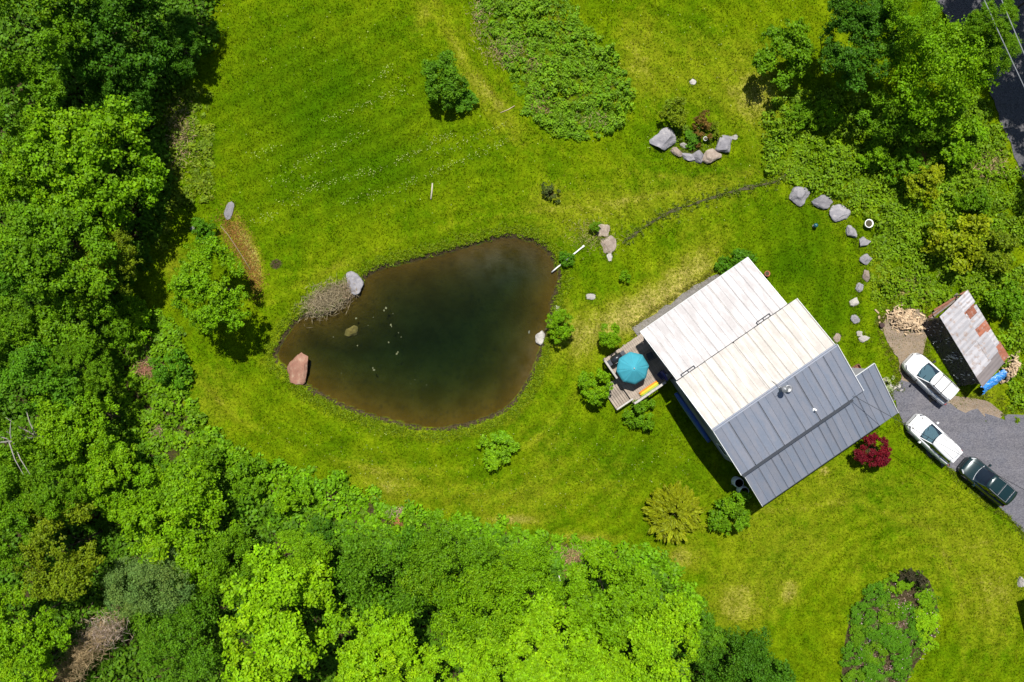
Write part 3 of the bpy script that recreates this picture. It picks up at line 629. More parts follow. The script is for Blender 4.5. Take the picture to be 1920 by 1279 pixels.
# brush, weeds and grass too many to count
def cover(name, poly, per_m2, hmax, leaf, color, per=26, rc=(.22, .6), hue0=.45, seed_noise=5.0, thr=-9, avoid=None, n_extra=None, spread=.35):
    p = np.asarray(poly); lo = p.min(0); hi = p.max(0); lo = np.maximum(lo, [-46, -32]); hi = np.minimum(hi, [46, 32])
    n = int(np.prod(hi-lo)*per_m2); x = RNG.uniform(lo[0], hi[0], n); y = RNG.uniform(lo[1], hi[1], n)
    sd = sdist(poly, x, y); k = (sd+.5*fnoise(x, y, 1.6) > -.15) & (fnoise(x+9, y, seed_noise) > thr)
    k &= ~((np.abs(x) > 43) | (np.abs(y) > 29.5))
    if avoid is not None:
        for a in avoid: k &= ~inside(a, x, y)
    x = x[k]; y = y[k]; n = len(x)
    hh = hmax*(.35+.65*RNG.random(n))*np.clip(.75+1.0*fnoise(x, y, 3.4), .15, 1.7); r = RNG.uniform(rc[0], rc[1], n)
    idx = np.repeat(np.arange(n), per); m = len(idx)
    d = RNG.normal(size=(m, 3)); d[:, 2] = np.abs(d[:, 2])+.15; d /= np.linalg.norm(d, axis=1, keepdims=True)
    C = np.stack([x[idx], y[idx], np.zeros(m)], 1)+d*np.stack([r[idx], r[idx], hh[idx]], 1)*(RNG.uniform(.4, 1, m)**.5)[:, None]
    N = d*.6+RNG.normal(size=(m, 3))*spread+np.array([0, 0, .5])
    cl = RNG.normal(0, .12, n)+.10*fnoise(x, y, 2.5)
    tint = .48+RNG.normal(0, .18, m)+cl[idx]; hue = hue0+RNG.normal(0, .1, m)+(RNG.normal(0, .1, n)+.16*fnoise(x+20, y, 4.0))[idx]
    V, Qd, ti, hu = leaves_from(C, N, RNG.uniform(.7, 1.35, m)*leaf, RNG.uniform(.45, .8, m)*leaf, tint, hue)
    o = link(name, np_mesh(name, V, Qd, LEAF, dict(tint=('FACE', ti), hue=('FACE', hu))), color=color)
    return tag(o, kind='stuff')
cover('woodland_undergrowth', WOODS, 4.2, 1.5, .32, (.085, .20, .006), 24, (.35, .8))
cover('brush', LEFTBRUSH, 7.5, 1.0, .28, (.140, .290, .004), 22, (.25, .6), thr=-.75)
cover('weeds', TOPSTRIP, 7, .5, .22, (.150, .245, .010), 22, (.2, .45), hue0=.6, thr=-.6)
cover('brush', BOTTOMBRUSH, 8, .9, .28, (.145, .325, .004), 22, (.25, .6), thr=-.9)
cover('meadow_weeds', MEADOW, 9.5, .8, .2, (.145, .290, .008), 24, (.18, .42), hue0=.45, thr=-1.3)
cover('bramble', RIGHTBRUSH, 7.2, .9, .22, (.150, .275, .005), 24, (.25, .6), thr=-.6, hue0=.48)
cover('tall_grass', ROUGHRIGHT, 7, .35, .19, (.165, .280, .006), 18, (.2, .4), hue0=.5)
# fringe of longer grass along the pond bank, the ditch and the road verge
def fringe(name, line, width, per_m, leaf, color, hue0=.5, closed=True, h=.22, off=.35, avoid=()):
    p = np.asarray(line, float); q = np.roll(p, -1, 0) if closed else p[1:]; p0 = p if closed else p[:-1]
    L = np.linalg.norm(q-p0, axis=1); n = int(L.sum()*per_m); i = RNG.choice(len(p0), n, p=L/L.sum()); t = RNG.random((n, 1))
    b = p0[i]+(q[i]-p0[i])*t; d = (q[i]-p0[i])/np.maximum(L[i][:, None], 1e-6); nn = np.stack([d[:, 1], -d[:, 0]], 1)
    b = b+nn*(off+RNG.normal(0, width, n))[:, None]
    if closed:
        k = sdist(line, b[:, 0], b[:, 1]) < -.05; b = b[k]; n = len(b)
    for P_ in avoid:
        b = b[sdist(P_, b[:, 0], b[:, 1]) < -.05]
    n = len(b); z, _ = ground_z(b[:, 0], b[:, 1]); per = 7; idx = np.repeat(np.arange(n), per); m = len(idx)
    C = np.c_[b, z+.03][idx]+RNG.normal(0, .07, (m, 3))*[1, 1, .2]; C[:, 2] += RNG.random(m)*h
    N = RNG.normal(size=(m, 3))*.6+[0, 0, .7]
    V, Qd, ti, hu = leaves_from(C, N, RNG.uniform(.7, 1.4, m)*leaf, RNG.uniform(.2, .35, m)*leaf, .5+RNG.normal(0, .2, m), hue0+RNG.normal(0, .18, m))
    return tag(link(name, np_mesh(name, V, Qd, LEAF, dict(tint=('FACE', ti), hue=('FACE', hu))), color=color), kind='stuff')
ca = sum((POND[i][0]*POND[(i+1) % len(POND)][1]-POND[(i+1) % len(POND)][0]*POND[i][1]) for i in range(len(POND)))
fringe('bank_grass', POND if ca > 0 else POND[::-1], .26, 44, .2, (.150, .235, .003), .5, True, .08, .48)
fringe('ditch_grass', DITCH, .28, 14, .2, (.115, .165, .02), .55, False, .18, 0)
DIRTP = PX((1655,615),(1668,582),(1728,578),(1742,608),(1732,640),(1728,664),(1740,690),(1790,742),(1822,748),(1862,752),(1880,772),(1868,786),(1790,775),(1690,735),(1688,680),(1668,650))
STRIPP = PX((1186,618),(1236,582),(1302,538),(1340,512),(1355,520),(1300,560),(1215,625),(1196,636))
def ccw(p): return p if sum(p[i][0]*p[(i+1) % len(p)][1]-p[(i+1) % len(p)][0]*p[i][1] for i in range(len(p))) > 0 else p[::-1]
fringe('verge_grass', ccw(DRIVE), .22, 34, .17, (.110, .165, .006), .55, True, .08, .12, (DIRTP,))
fringe('verge_grass', ccw(DIRTP), .3, 30, .17, (.130, .165, .012), .6, True, .08, .1, (DRIVE,)); fringe('verge_grass', ccw(STRIPP), .2, 30, .15, (.150, .165, .02), .65, True, .07, .08)
cover('driveway_weeds', DRIVE, .5, .07, .09, (.10, .16, .01), 14, (.08, .25), thr=.1)
# mown grass blades over the whole lawn
def lawn_blades(n):
    x = RNG.uniform(-42, 42, n); y = RNG.uniform(-28.5, 28.5, n)
    bad = sdist(POND, x, y) > -.45
    for P_ in (WOODS, DRIVE, ROAD, BED): bad |= sdist(P_, x, y) > -.1
    x = x[~bad]; y = y[~bad]; n = len(x); z, _ = ground_z(x, y); z = np.maximum(z, -.3)
    dr, lu, stp, _, _ = lawn_attrs(x, y)
    h = RNG.uniform(.05, .13, n)*(1+.5*np.clip(fnoise(x, y, 2.2), -1, 1)); a = RNG.uniform(0, 6.28, n); lean = RNG.uniform(.3, 1.4, n)
    w = RNG.uniform(.02, .05, n)
    ux, uy = np.cos(a), np.sin(a)
    V = np.stack([np.stack([x-uy*w, y+ux*w, z], 1), np.stack([x+uy*w, y-ux*w, z], 1), np.stack([x+ux*h*lean, y+uy*h*lean, z+h], 1)], 1).reshape(-1, 3)
    rep = lambda v: np.repeat(v, 3)
    me = np_mesh('lawn_grass', V, np.arange(3*n).reshape(-1, 3), BLADE, dict(dry=('POINT', rep(np.clip(dr+RNG.normal(0, .22, n), 0, 1.3))), lush=('POINT', rep(np.clip(lu+RNG.normal(0, .2, n), 0, 1))), soil=('POINT', np.zeros(3*n)), stripe=('POINT', rep(stp))))
    return tag(link('lawn_grass', me), kind='stuff')
lawn_blades(260000)
# rows of pale clippings and clover heads on the upper lawn
def clippings():
    Cs = []
    for (a, b, n) in (((470,292),(525,272),30), ((540,318),(690,245),90), ((600,232),(770,160),90), ((700,150),(740,122),30), ((490,345),(600,330),30), ((560,360),(700,318),110), ((690,330),(850,250),120),
                      ((760,345),(960,262),120), ((520,380),(560,375),20), ((640,380),(760,350),50), ((800,300),(950,230),70), ((470,420),(520,400),30)):
        n = int(n*.85); t = RNG.random(n); g = np.array([G(a[0]+(b[0]-a[0])*q, a[1]+(b[1]-a[1])*q) for q in t]); g[:, :2] += RNG.normal(0, .17, (n, 2)); Cs.append(g)
    n = 350; g = np.array([G(*p) for p in zip(RNG.uniform(410, 1500, n), RNG.uniform(0, 420, n))]); Cs.append(g)
    n = 300; g = np.array([G(*p) for p in zip(RNG.uniform(380, 1300, n), RNG.uniform(800, 960, n))]); Cs.append(g)
    C = np.concatenate(Cs); C = C[(sdist(POND, C[:, 0], C[:, 1]) < -1) & (sdist(WOODS, C[:, 0], C[:, 1]) < -.5)]; n = len(C); C[:, 2] = .11+RNG.random(n)*.04
    V, Qd, ti, hu = leaves_from(C, RNG.normal(size=(n, 3))*.3+[0, 0, 1], RNG.uniform(.05, .15, n), RNG.uniform(.03, .07, n), RNG.uniform(.2, 1, n), RNG.uniform(.3, .6, n))
    tag(link('grass_clippings', np_mesh('grass_clippings', V, Qd, LEAF, dict(tint=('FACE', ti), hue=('FACE', hu))), color=(.36, .42, .13)), kind='stuff')
clippings()
# dead twigs and reeds: thin crossed stems
def twigs(name, px, py, rx, ry, n, color, L=(.3, .8), h=.35, label=None, cat=None, ang=0, z0=0.):
    c = np.array(G(px, py)); k = 24/1.0
    q = RNG.normal(size=(n, 2))*.5*np.array([rx, ry])/k; ca_, sa_ = math.cos(R(ang)), math.sin(R(ang))
    q = np.stack([q[:, 0]*ca_-q[:, 1]*sa_, q[:, 0]*sa_+q[:, 1]*ca_], 1)
    C = np.c_[c[0]+q[:, 0], c[1]+q[:, 1], z0+RNG.random(n)*h]
    N = RNG.normal(size=(n, 3))*.5+[0, 0, .8]
    V, Qd, ti, hu = leaves_from(C, N, RNG.uniform(*L, n), RNG.uniform(.018, .045, n), RNG.uniform(0, 1, n), RNG.uniform(.35, .55, n))
    o = link(name, np_mesh(name, V, Qd, LEAF, dict(tint=('FACE', ti), hue=('FACE', hu))), color=color)
    return tag(o, label, cat, kind=None if cat else 'stuff')
for px, py, a, b, an in ((432, 425, 22, 34, 30), (448, 455, 24, 40, 30), (466, 490, 20, 44, 12), (480, 525, 16, 40, 5), (440, 440, 30, 30, 20), (457, 470, 22, 40, 25)):
    twigs('dead_grass', px, py, a, b, 700, (.30, .155, .04), (.08, .25), .06, ang=an)
STRAW = (.40, .30, .19); DEADW = (.36, .24, .17)
twigs('dead_reeds', 613, 560, 42, 22, 3000, (.30, .255, .165), (.3, .9), .6, ang=30, z0=-.2)
twigs('dead_reeds', 650, 545, 18, 18, 450, (.31, .24, .165), (.3, .8), .5, z0=-.2)
twigs('dead_twigs', 268, 660, 24, 22, 700, DEADW); twigs('dead_twigs', 280, 690, 26, 16, 500, (.42, .22, .15))
twigs('dead_twigs', 297, 790, 16, 30, 350, DEADW); twigs('dead_twigs', 215, 768, 20, 14, 300, (.3, .2, .15), (.5, 1.2))
twigs('dry_brush', 195, 1195, 95, 28, 2600, (.31, .235, .13), (.3, .8), 1.2, ang=48, z0=2.2); twigs('dry_brush', 140, 1262, 70, 26, 1600, (.29, .215, .11), (.3, .8), 1.2, ang=48, z0=2.2); twigs('dry_brush', 230, 1158, 34, 26, 800, (.36, .29, .24), (.3, .8), 1.0, ang=20, z0=2.4)
twigs('dead_twigs', 745, 962, 20, 10, 350, (.46, .33, .26)); twigs('dead_twigs', 748, 975, 12, 10, 200, (.55, .28, .12))
twigs('dead_twigs', 1075, 1042, 30, 20, 400, (.42, .26, .16)); twigs('dead_twigs', 1075, 1090, 22, 30, 350, (.40, .22, .12)); twigs('dead_twigs', 655, 1025, 18, 16, 250, (.36, .27, .1))
twigs('dry_grass', 1850, 310, 34, 26, 600, (.42, .32, .17)); twigs('dry_grass', 1700, 540, 40, 22, 500, (.36, .30, .12), (.2, .5), .25)
twigs('dry_grass', 945, 95, 36, 30, 700, (.34, .26, .14), (.2, .5), .4); twigs('dry_grass', 1000, 120, 16, 16, 120, (.36, .26, .13), (.2, .5), .4); twigs('dry_grass', 900, 30, 20, 50, 350, (.36, .28, .15), (.2, .5), .3)
twigs('dry_grass', 340, 255, 26, 60, 900, (.36, .28, .15), (.2, .5), .4); twigs('dry_grass', 1015, 195, 20, 25, 250, (.4, .25, .15), (.2, .5), .3)
twigs('dry_grass', 1115, 225, 40, 20, 160, (.34, .28, .13), (.2, .5), .35); twigs('dry_grass', 1110, 440, 46, 30, 500, (.33, .3, .11), (.15, .4), .15); twigs('dry_grass', 1720, 300, 14, 25, 300, (.36, .17, .09))
for px, py, a, b in ((1688, 1160, 10, 26), (1700, 1190, 14, 12), (1640, 1195, 10, 14), (1622, 1238, 12, 10), (1650, 1178, 12, 12), (1656, 1262, 16, 10), (1655, 1134, 8, 8)):
    twigs('garden_mulch', px, py, a*2, b*2, 420, (.42, .30, .23), (.08, .25), .08)

# ------------------------------------------------------------------ rocks
def rock_mesh(seed, flat=.6, sub=4):
    import bmesh
    r = np.random.default_rng(seed); bm = bmesh.new(); bmesh.ops.create_icosphere(bm, subdivisions=sub, radius=1)
    planes = [(v/np.linalg.norm(v), r.uniform(.48, .84)) for v in r.normal(size=(10, 3))]
    for v in bm.verts:
        p = np.array(v.co)
        for n_, d_ in planes:
            e = p@n_-d_
            if e > 0: p = p-n_*e*.97
        p = p*(1+.05*math.sin(p[0]*5+seed)+.05*math.sin(p[1]*6+seed*2)+.04*math.sin(p[2]*7))
        p = p*(1+.075*mnoise.noise(Vector(p*2.6+seed % 97))+.045*mnoise.noise(Vector(p*6+seed % 31)))
        v.co = (p[0], p[1], p[2]*flat)
    me = bpy.data.meshes.new('boulder'); bm.to_mesh(me); bm.free(); return me
ROCKS = []
def boulder(px, py, w, h, ang, label, mat=ROCK, hz=None, seed=None, group=None, name='boulder', z0=0.0, flat=1.0):
    seed = seed or int(px*7+py); me = rock_mesh(seed); me.materials.append(mat)
    s = 1/24.0; hz = hz if hz is not None else .38*(w+h)/2*s
    x, y, _ = G(px, py, z0+hz*.5)
    if z0 == 0: ROCKS.append((x, y, w*s*.68, h*s*.68, R(ang)))
    o = link(name, me, None, (x, y, z0+hz*.25*flat), (0, 0, R(ang)), (w*s*.64, h*s*.64, hz*1.5))
    return tag(o, label, 'boulder' if name == 'boulder' else 'stone', group)
ROW = 'boulders along the lawn edge'
for px, py, w, h, a, m, lb in ((1499,368,31,28,10,ROCK,'blocky grey boulder at the start of the row, nearest the ditch'), (1542,378,34,19,-12,ROCK,'long flat grey boulder, second in the row from the ditch'),
    (1575,400,32,27,-20,ROCK,'dark grey wedge boulder, third in the row from the ditch'), (1596,434,18,26,20,ROCK,'tall narrow grey boulder beside the white round pot'), (1620,455,22,17,10,ROCK,'rounded brownish grey boulder just below the white pot'),
    (1625,488,19,18,0,ROCK,'mottled grey boulder in the middle of the row'), (1624,518,13,20,-10,ROCKBROWN,'tan upright boulder between two grey ones in the row'), (1611,538,12,16,0,ROCK,'small grey oval boulder beside a leafy tuft'),
    (1603,565,16,14,25,ROCKPALE,'pale pointed boulder near the roof corner'), (1605,598,16,14,-15,ROCK,'small bluish boulder half in grass near the log pile'), (1613,625,11,11,0,ROCKPALE,'smallest pale stone at the end of the row'),
    (1622,635,19,13,-8,ROCKPALE,'white-grey boulder ending the row, near the log pile')):
    boulder(px, py, w, h, a, lb, m, group=ROW)
RG = 'rocks of the rock garden'
boulder(1247, 263, 44, 34, -5, 'largest pale grey boulder at the end of the rock garden', ROCK, .75, group=RG)
boulder(1355, 271, 34, 28, 35, 'dark smooth boulder at the other end of the rock garden', ROCK, .65, seed=51, group=RG)
boulder(1332, 291, 31, 27, 10, 'brown-grey mottled boulder beside the dark rock garden boulder', ROCKBROWN, .5, group=RG)
boulder(1308, 294, 20, 19, 0, 'small grey rock between the mottled boulder and flat slab', ROCK, .4, group=RG)
boulder(1289, 295, 24, 14, -25, 'flat purplish slab in the rock garden front edge', ROCK, .35, group=RG)
boulder(1268, 284, 22, 12, -35, 'brown edging rock touching the largest rock garden boulder', ROCKBROWN, .35, group=RG)
boulder(1283, 273, 13, 8, -30, 'small pale stone inside the rock garden edge', ROCKPALE, .2, group=RG)
boulder(1377, 257, 11, 8, 0, 'small pinkish stone outside the rock garden', ROCKPALE, .15)
boulder(1298, 154, 11, 10, 0, 'pale stone alone on the upper lawn', ROCKPALE, .12)
boulder(661, 532, 30, 34, 20, 'round grey boulder on the pond bank beside dead reeds', ROCK, .7, seed=77, z0=-.25)
boulder(561, 689, 34, 54, -8, 'large red boulder at the narrow end of the pond', ROCKRED, .75, z0=-.3)
boulder(1013, 631, 14, 24, -5, 'white boulder standing out of the pond edge', ROCKPALE, .6, z0=-.4)
boulder(1003, 631, 22, 30, 0, 'brown submerged rock beside the white pond boulder', ROCKBROWN, .35, z0=-1.0)
boulder(653, 617, 30, 22, -20, 'orange-brown rock under the water near the reeds', simple('ochre_rock', (.30, .17, .04), .9, var=.3), .35, z0=-1.25)
boulder(1132, 432, 18, 24, -10, 'flat brownish stone beside the thin young shrub', ROCKBROWN, .18)
boulder(1140, 458, 26, 28, 15, 'larger flat stone below the brownish one', ROCKBROWN, .2)
boulder(1143, 482, 11, 14, 0, 'small pale stone below the two flat stones', ROCKPALE, .12)
boulder(1108, 556, 14, 10, 0, 'white stone lying on the dry lawn', ROCKPALE, .12)
boulder(1045, 577, 10, 11, 0, 'small stone on the bank above the young tree', ROCKPALE, .12)
boulder(430, 397, 14, 32, -12, 'long grey slab at the head of the brown path strip', ROCK, .12)
boulder(362, 428, 9, 8, 0, 'small pale stone in the grass near the wood', ROCKPALE, .1)
boulder(1570, 634, 15, 15, 30, 'square stepping stone beside the cream roof corner', ROCKBROWN, .08, name='stepping_stone')
boulder(1918, 1093, 14, 22, 0, 'pale rock at the frame edge near the dark corner shadow', ROCKPALE, .5)
for px, py, w, h, lb in ((1674,728,13,12,'round stepping stone at the driveway head'), (1683,722,11,13,'oval stepping stone beside the round one'), (1690,731,8,6,'white chip stone between the stepping stones and driveway'),
                         (1659,714,9,9,'pale stone among the white flowers'), (1669,724,8,10,'white stone at the edge of the flower clump')):
    boulder(px, py, w, h, 20, lb, ROCKPALE, .09, name='stepping_stone', group='stepping stones by the porch')
plant('flower_clump', 'flowers', 'sparse', 1663, 716, 13, .2, (.42, .50, .26), 'clump of white flowers beside the porch roof', None)
cover('rockery_plants', PX((1262,250),(1290,238),(1330,232),(1352,250),(1338,272),(1310,282),(1280,275)), 9, .3, .12, (.12, .21, .01), 22, (.12, .3))
# floating algae
AL = simple('algae', (.12, .13, .05), .7, var=.3, scale=5)
m = MB()
for px, py, r in ((724,578,6),(720,582,4),(668,597,4),(733,609,4),(734,612,3),(729,642,4),(744,664,5),(746,660,4),(701,694,5),(699,690,4),(747,624,3),(752,632,2),(640,700,2),(670,648,3),(778,712,2),(770,719,2),(800,722,2),(700,595,2),(737,588,2),(690,610,2),(625,632,3)):
    n = 9; c = G(px, py, -.24); m.add([(c[0]+r/24*.5*random.uniform(.4, 1.2)*math.cos(6.28*i/n), c[1]+r/24*.5*random.uniform(.4, 1.2)*math.sin(6.28*i/n), -.242) for i in range(n)], [tuple(range(n))])
tag(m.build('floating_algae', AL), kind='stuff')

# ------------------------------------------------------------------ house
HX, HY, HA = 18.507, -3.293, R(34.65)
def hl(x, y, z=0.0):
    return (HX+x*math.cos(HA)-y*math.sin(HA), HY+x*math.sin(HA)+y*math.cos(HA), z)
house = tag(empty('house', (HX, HY, 0), HA), 'long metal-roofed house with white, cream and grey roof slopes and a lower porch roof', 'house')
def slope(xs0, xs1, n, y0, z0, y1, z1, mat=ROOF, rib_at=1):
    w = (xs1-xs0)/n; m = MB()
    a = Vector((0, y0, z0)); b = Vector((0, y1, z1)); d = (b-a).normalized(); nrm = Vector((0, -d.z, d.y)) if d.y > 0 else Vector((0, d.z, -d.y))
    m.bar(a, b, w-.012, .03)
    o = Vector((w/2-.03, 0, 0))+nrm*.03; m.bar(a+o, b+o, .025, .03)
    me = m.mesh('roof_panel', mat)
    for i in range(n):
        link('roof_panel', me, house, (xs0+w*(i+.5), 0, RNG.normal(0, .002)), (RNG.normal(0, .0012), RNG.normal(0, .004), 0))
    return w
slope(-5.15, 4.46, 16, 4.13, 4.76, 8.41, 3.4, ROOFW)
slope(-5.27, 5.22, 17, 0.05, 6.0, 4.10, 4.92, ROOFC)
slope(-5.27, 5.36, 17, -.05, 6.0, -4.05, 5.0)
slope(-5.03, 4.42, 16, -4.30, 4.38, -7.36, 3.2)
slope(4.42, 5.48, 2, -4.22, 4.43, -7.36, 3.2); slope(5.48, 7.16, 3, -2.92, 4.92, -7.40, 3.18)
# underlay that shows in the joints
for x0, x1, y0, z0, y1, z1 in ((-5.1, 4.4, 4.16, 4.76, 8.35, 3.43), (-5.2, 5.15, .1, 5.98, 4.05, 4.93), (-5.2, 5.28, -.1, 5.98, -4.0, 5.01), (-4.98, 7.1, -4.30, 4.37, -7.3, 3.22), (5.5, 7.1, -3.0, 4.88, -4.27, 4.38)):
    d = Vector((0, y1-y0, z1-z0)).normalized(); nrm = Vector((0, -d.z, d.y)) if d.y > 0 else Vector((0, d.z, -d.y))
    m = MB().bar(Vector(((x0+x1)/2, y0, z0))-nrm*.07, Vector(((x0+x1)/2, y1, z1))-nrm*.07, x1-x0, .09)
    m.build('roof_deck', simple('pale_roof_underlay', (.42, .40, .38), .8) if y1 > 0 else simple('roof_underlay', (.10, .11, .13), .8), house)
MB().bar((4.40, -4.0, 4.97), (4.40, -4.32, 4.42), .02, .03).build('flashing', ROOF, house)
MB().bar((4.95, -4.03, 4.985), (4.95, -4.26, 4.44), 1.06, .03).build('flashing', ROOF, house)
m = MB()
for s in (1, -1): m.bar((-5.29, s*.055, 6.035), (5.3, s*.055, 6.035), .13, .02)
m.build('ridge_cap', ROOF, house)
MB().box((-.42, -4.175, 4.90), (9.66, .23, .10)).build('eave_gap_strip', DARKMET, house)  # dark strip painted for the unlit gap below this eave
for a, b in (((-5.17, 4.13, 4.72), (-5.17, 8.42, 3.36)), ((4.48, 4.13, 4.72), (4.48, 8.42, 3.36)), ((-5.29, 0, 5.97), (-5.29, 4.1, 4.88)), ((5.25, 0, 5.97), (5.25, 4.1, 4.88)), ((-5.29, 0, 5.97), (-5.29, -4.06, 4.96)),
             ((5.39, 0, 5.97), (5.39, -4.06, 4.96)), ((-5.05, -4.28, 4.34), (-5.05, -7.38, 3.14)), ((7.18, -2.92, 4.88), (7.18, -7.42, 3.12)), ((-5.17, 8.43, 3.36), (4.48, 8.43, 3.36)), ((5.48, -2.9, 4.88), (7.18, -2.9, 4.88))):
    MB().bar(a, b, .035, .15).build('fascia', TRIM, house)
MB().box((1.05, -7.40, 3.10), (12.2, .05, .14)).build('fascia', DARKMET, house)
MB().box((0, 4.12, 4.86), (9.6, .03, .06)).build('step_flashing', DARKMET, house)
for x in (-4.15, 2.45):                                # thin dark frames on the joint of the white and cream slopes
    m = MB()
    for dx, dy, sx, sy in ((0, .14, 1.15, .04), (0, -.06, 1.15, .04), (-.56, .04, .04, .2), (.56, .04, .04, .2), (0, .04, .03, .2)): m.box((x+dx, 4.2+dy, 4.86-.0*dy), (sx, sy, .05))
    m.build('snow_guard', DARKMET, house)
# walls with lapped boards
def lap_wall(p0, p1, zlo, zhi0, zhi1, zmid=None, out=1):
    m = MB(); a = Vector((*p0, 0)); b = Vector((*p1, 0)); d = (b-a).normalized(); nrm = Vector((d.y, -d.x, 0))
    z = zlo; L = (b-a).length
    def top(t):
        if zmid and t > 0 and t < 1: return zhi0+(zmid-zhi0)*(t/.5) if t < .5 else zmid+(zhi1-zmid)*((t-.5)/.5)
        return zhi0+(zhi1-zhi0)*t
    while z < max(zhi0, zhi1, zmid or 0)-.05:
        t0, t1 = 0, 1
        hi = z+.2
        if zmid:
            if hi > zhi0: t0 = (hi-zhi0)/(zmid-zhi0)*.5
            if hi > zhi1: t1 = 1-(hi-zhi1)/(zmid-zhi1)*.5
        elif hi > min(zhi0, zhi1):
            t = (hi-zhi0)/(zhi1-zhi0) if zhi1 != zhi0 else 0
            if zhi1 > zhi0: t0 = max(0, t)
            elif zhi1 < zhi0: t1 = min(1, t)
        if t1-t0 > .03:
            A = a+(b-a)*t0; B = a+(b-a)*t1
            V = [A+nrm*.03+Vector((0, 0, z)), B+nrm*.03+Vector((0, 0, z)), B+nrm*.005+Vector((0, 0, hi)), A+nrm*.005+Vector((0, 0, hi)), A-nrm*.1+Vector((0, 0, z)), B-nrm*.1+Vector((0, 0, z)), B-nrm*.1+Vector((0, 0, hi)), A-nrm*.1+Vector((0, 0, hi))]
            m.add(V, [(0, 1, 2, 3), (5, 4, 7, 6), (0, 4, 5, 1), (3, 2, 6, 7), (1, 5, 6, 2), (4, 0, 3, 7)])
        z += .2
    return m.build('wall', SIDING, house)
lap_wall((-4.9, 3.75), (-4.9, -3.75), 0, 4.75, 4.75, 5.75); lap_wall((4.9, -3.75), (4.9, 3.75), 0, 4.75, 4.75, 5.75)
lap_wall((-4.9, -3.76), (4.9, -3.76), 0, 4.7, 4.7); lap_wall((4.9, 3.76), (-4.9, 3.76), 0, 4.7, 4.7)
lap_wall((-4.7, 7.9), (-4.7, 3.88), 0, 3.4, 4.6); lap_wall((4.1, 3.88), (4.1, 7.9), 0, 4.6, 3.4); lap_wall((4.1, 7.92), (-4.7, 7.92), 0, 3.35, 3.35)
lap_wall((-4.55, -3.9), (-4.55, -6.9), 0, 4.2, 3.1); lap_wall((6.8, -6.9), (6.8, -3.2), 0, 3.1, 4.55); lap_wall((-4.55, -6.92), (6.8, -6.92), 0, 3.1, 3.1); lap_wall((6.8, -3.18), (4.95, -3.18), 0, 4.5, 4.5)
def window(x, y, z, w, h, ax):
    m = MB(); sz = (.06, w, h) if ax == 'x' else (w, .06, h)
    for s in (-1, 1):
        if ax == 'x': m.box((x, y+s*w/2, z), (.07, .08, h+.08)); m.box((x, y, z+s*h/2), (.07, w-.08, .08))
        else: m.box((x+s*w/2, y, z), (.08, .07, h+.08)); m.box((x, y, z+s*h/2), (w-.08, .07, .08))
    fo = m.build('window', TRIM, house)
    MB().box((x, y, z), (.02, w-.08, h-.08) if ax == 'x' else (w-.08, .02, h-.08)).build('pane', DARKGLASS, fo)
window(-4.94, -2.6, 2.0, 1.0, 1.2, 'x'); window(-4.74, 6.9, 1.9, 1.1, 1.2, 'x'); window(4.94, 1, 2.2, 1.2, 1.2, 'x'); window(-2, -6.96, 1.8, 1.4, 1.2, 'y'); window(2.5, -6.96, 1.8, 1.4, 1.2, 'y'); window(-1, 7.96, 1.8, 1.2, 1.1, 'y')
dr = MB().box((-4.73, 5.0, 1.75), (.06, 1.0, 2.1)).build('door', WHITE, house); MB().tube([(-4.79, 5.38, 1.7), (-4.79, 5.38, 1.86)], .02).build('handle', STEEL, dr)
cp = MB().lathe([(.11, 5.6), (.11, 6.75), (.14, 6.76), (.14, 6.8), (.10, 6.81)], 14, (.33, -.30, 0)).build('chimney_pipe', STEEL, house, True)
MB().lathe([(.24, 6.92), (.22, 6.96), (.03, 7.06), (.0, 7.07)], 16, (.33, -.30, 0)).build('rain_cap', STEEL, cp, True)
m = MB(); m.tube([(.33, -.3, 6.5), (-.25, -.62, 5.86)], .018, 6); m.tube([(.33, -.3, 6.5), (.15, .5, 5.9)], .018, 6); m.build('brace', STEEL, cp)
MB().lathe([(.24, 0), (.2, .03), (.12, .12)], 14, (.33, -.3, 5.9)).build('flashing', STEEL, cp, True)
dk = MB().lathe([(.0, 0), (.17, .03), (.27, .10), (.26, .12), (.16, .06), (0, .03)], 16, (.78, -.62, 6.0)).build('vent_dome', STEEL, house, True)
MB().tube([(.78, -.62, 5.8), (.78, -.62, 6.05)], .04).build('stalk', STEEL, dk)
vp = MB().lathe([(.06, 5.0), (.06, 5.62), (.045, 5.62)], 12, (1.63, -3.1, 0)).build('vent_pipe', WHITE, house, True)
MB().lathe([(.16, 5.19), (.13, 5.24), (.08, 5.34)], 12, (1.63, -3.1, 0)).build('collar', WHITE, vp, True)

# service cable, power wires, poles
m = MB(); a = Vector(G(1600, 742, 5.2)); b = Vector(G(2500, 1230, 7.0)); pts = []
for i in range(25):
    t = i/24; p = a+(b-a)*t; p.z -= 2.6*t*(1-t); pts.append(p)
tag(m.tube(pts, .017, 5).build('service_cable', BLACK), 'thin dark service cable running from the roof over the parked cars', 'cable')
for (x0, y0), (x1, y1), lb in (((1870, 55), (1918, 158), 'pale power wire over the road, the one nearer the house'), ((1886, 20), (1920, 100), 'pale power wire over the road, the one farther from the house')):
    a = Vector(G(x0, y0, 9)); b = Vector(G(x1, y1, 9)); d = (b-a).normalized()
    tag(MB().tube([a-d*14+Vector((0, 0, .4)), a, b, b+d*18+Vector((0, 0, .3))], .026, 5).build('power_wire', simple('aluminium_wire', (.5, .52, .55), .4, .5)), lb, 'wire', 'power wires')

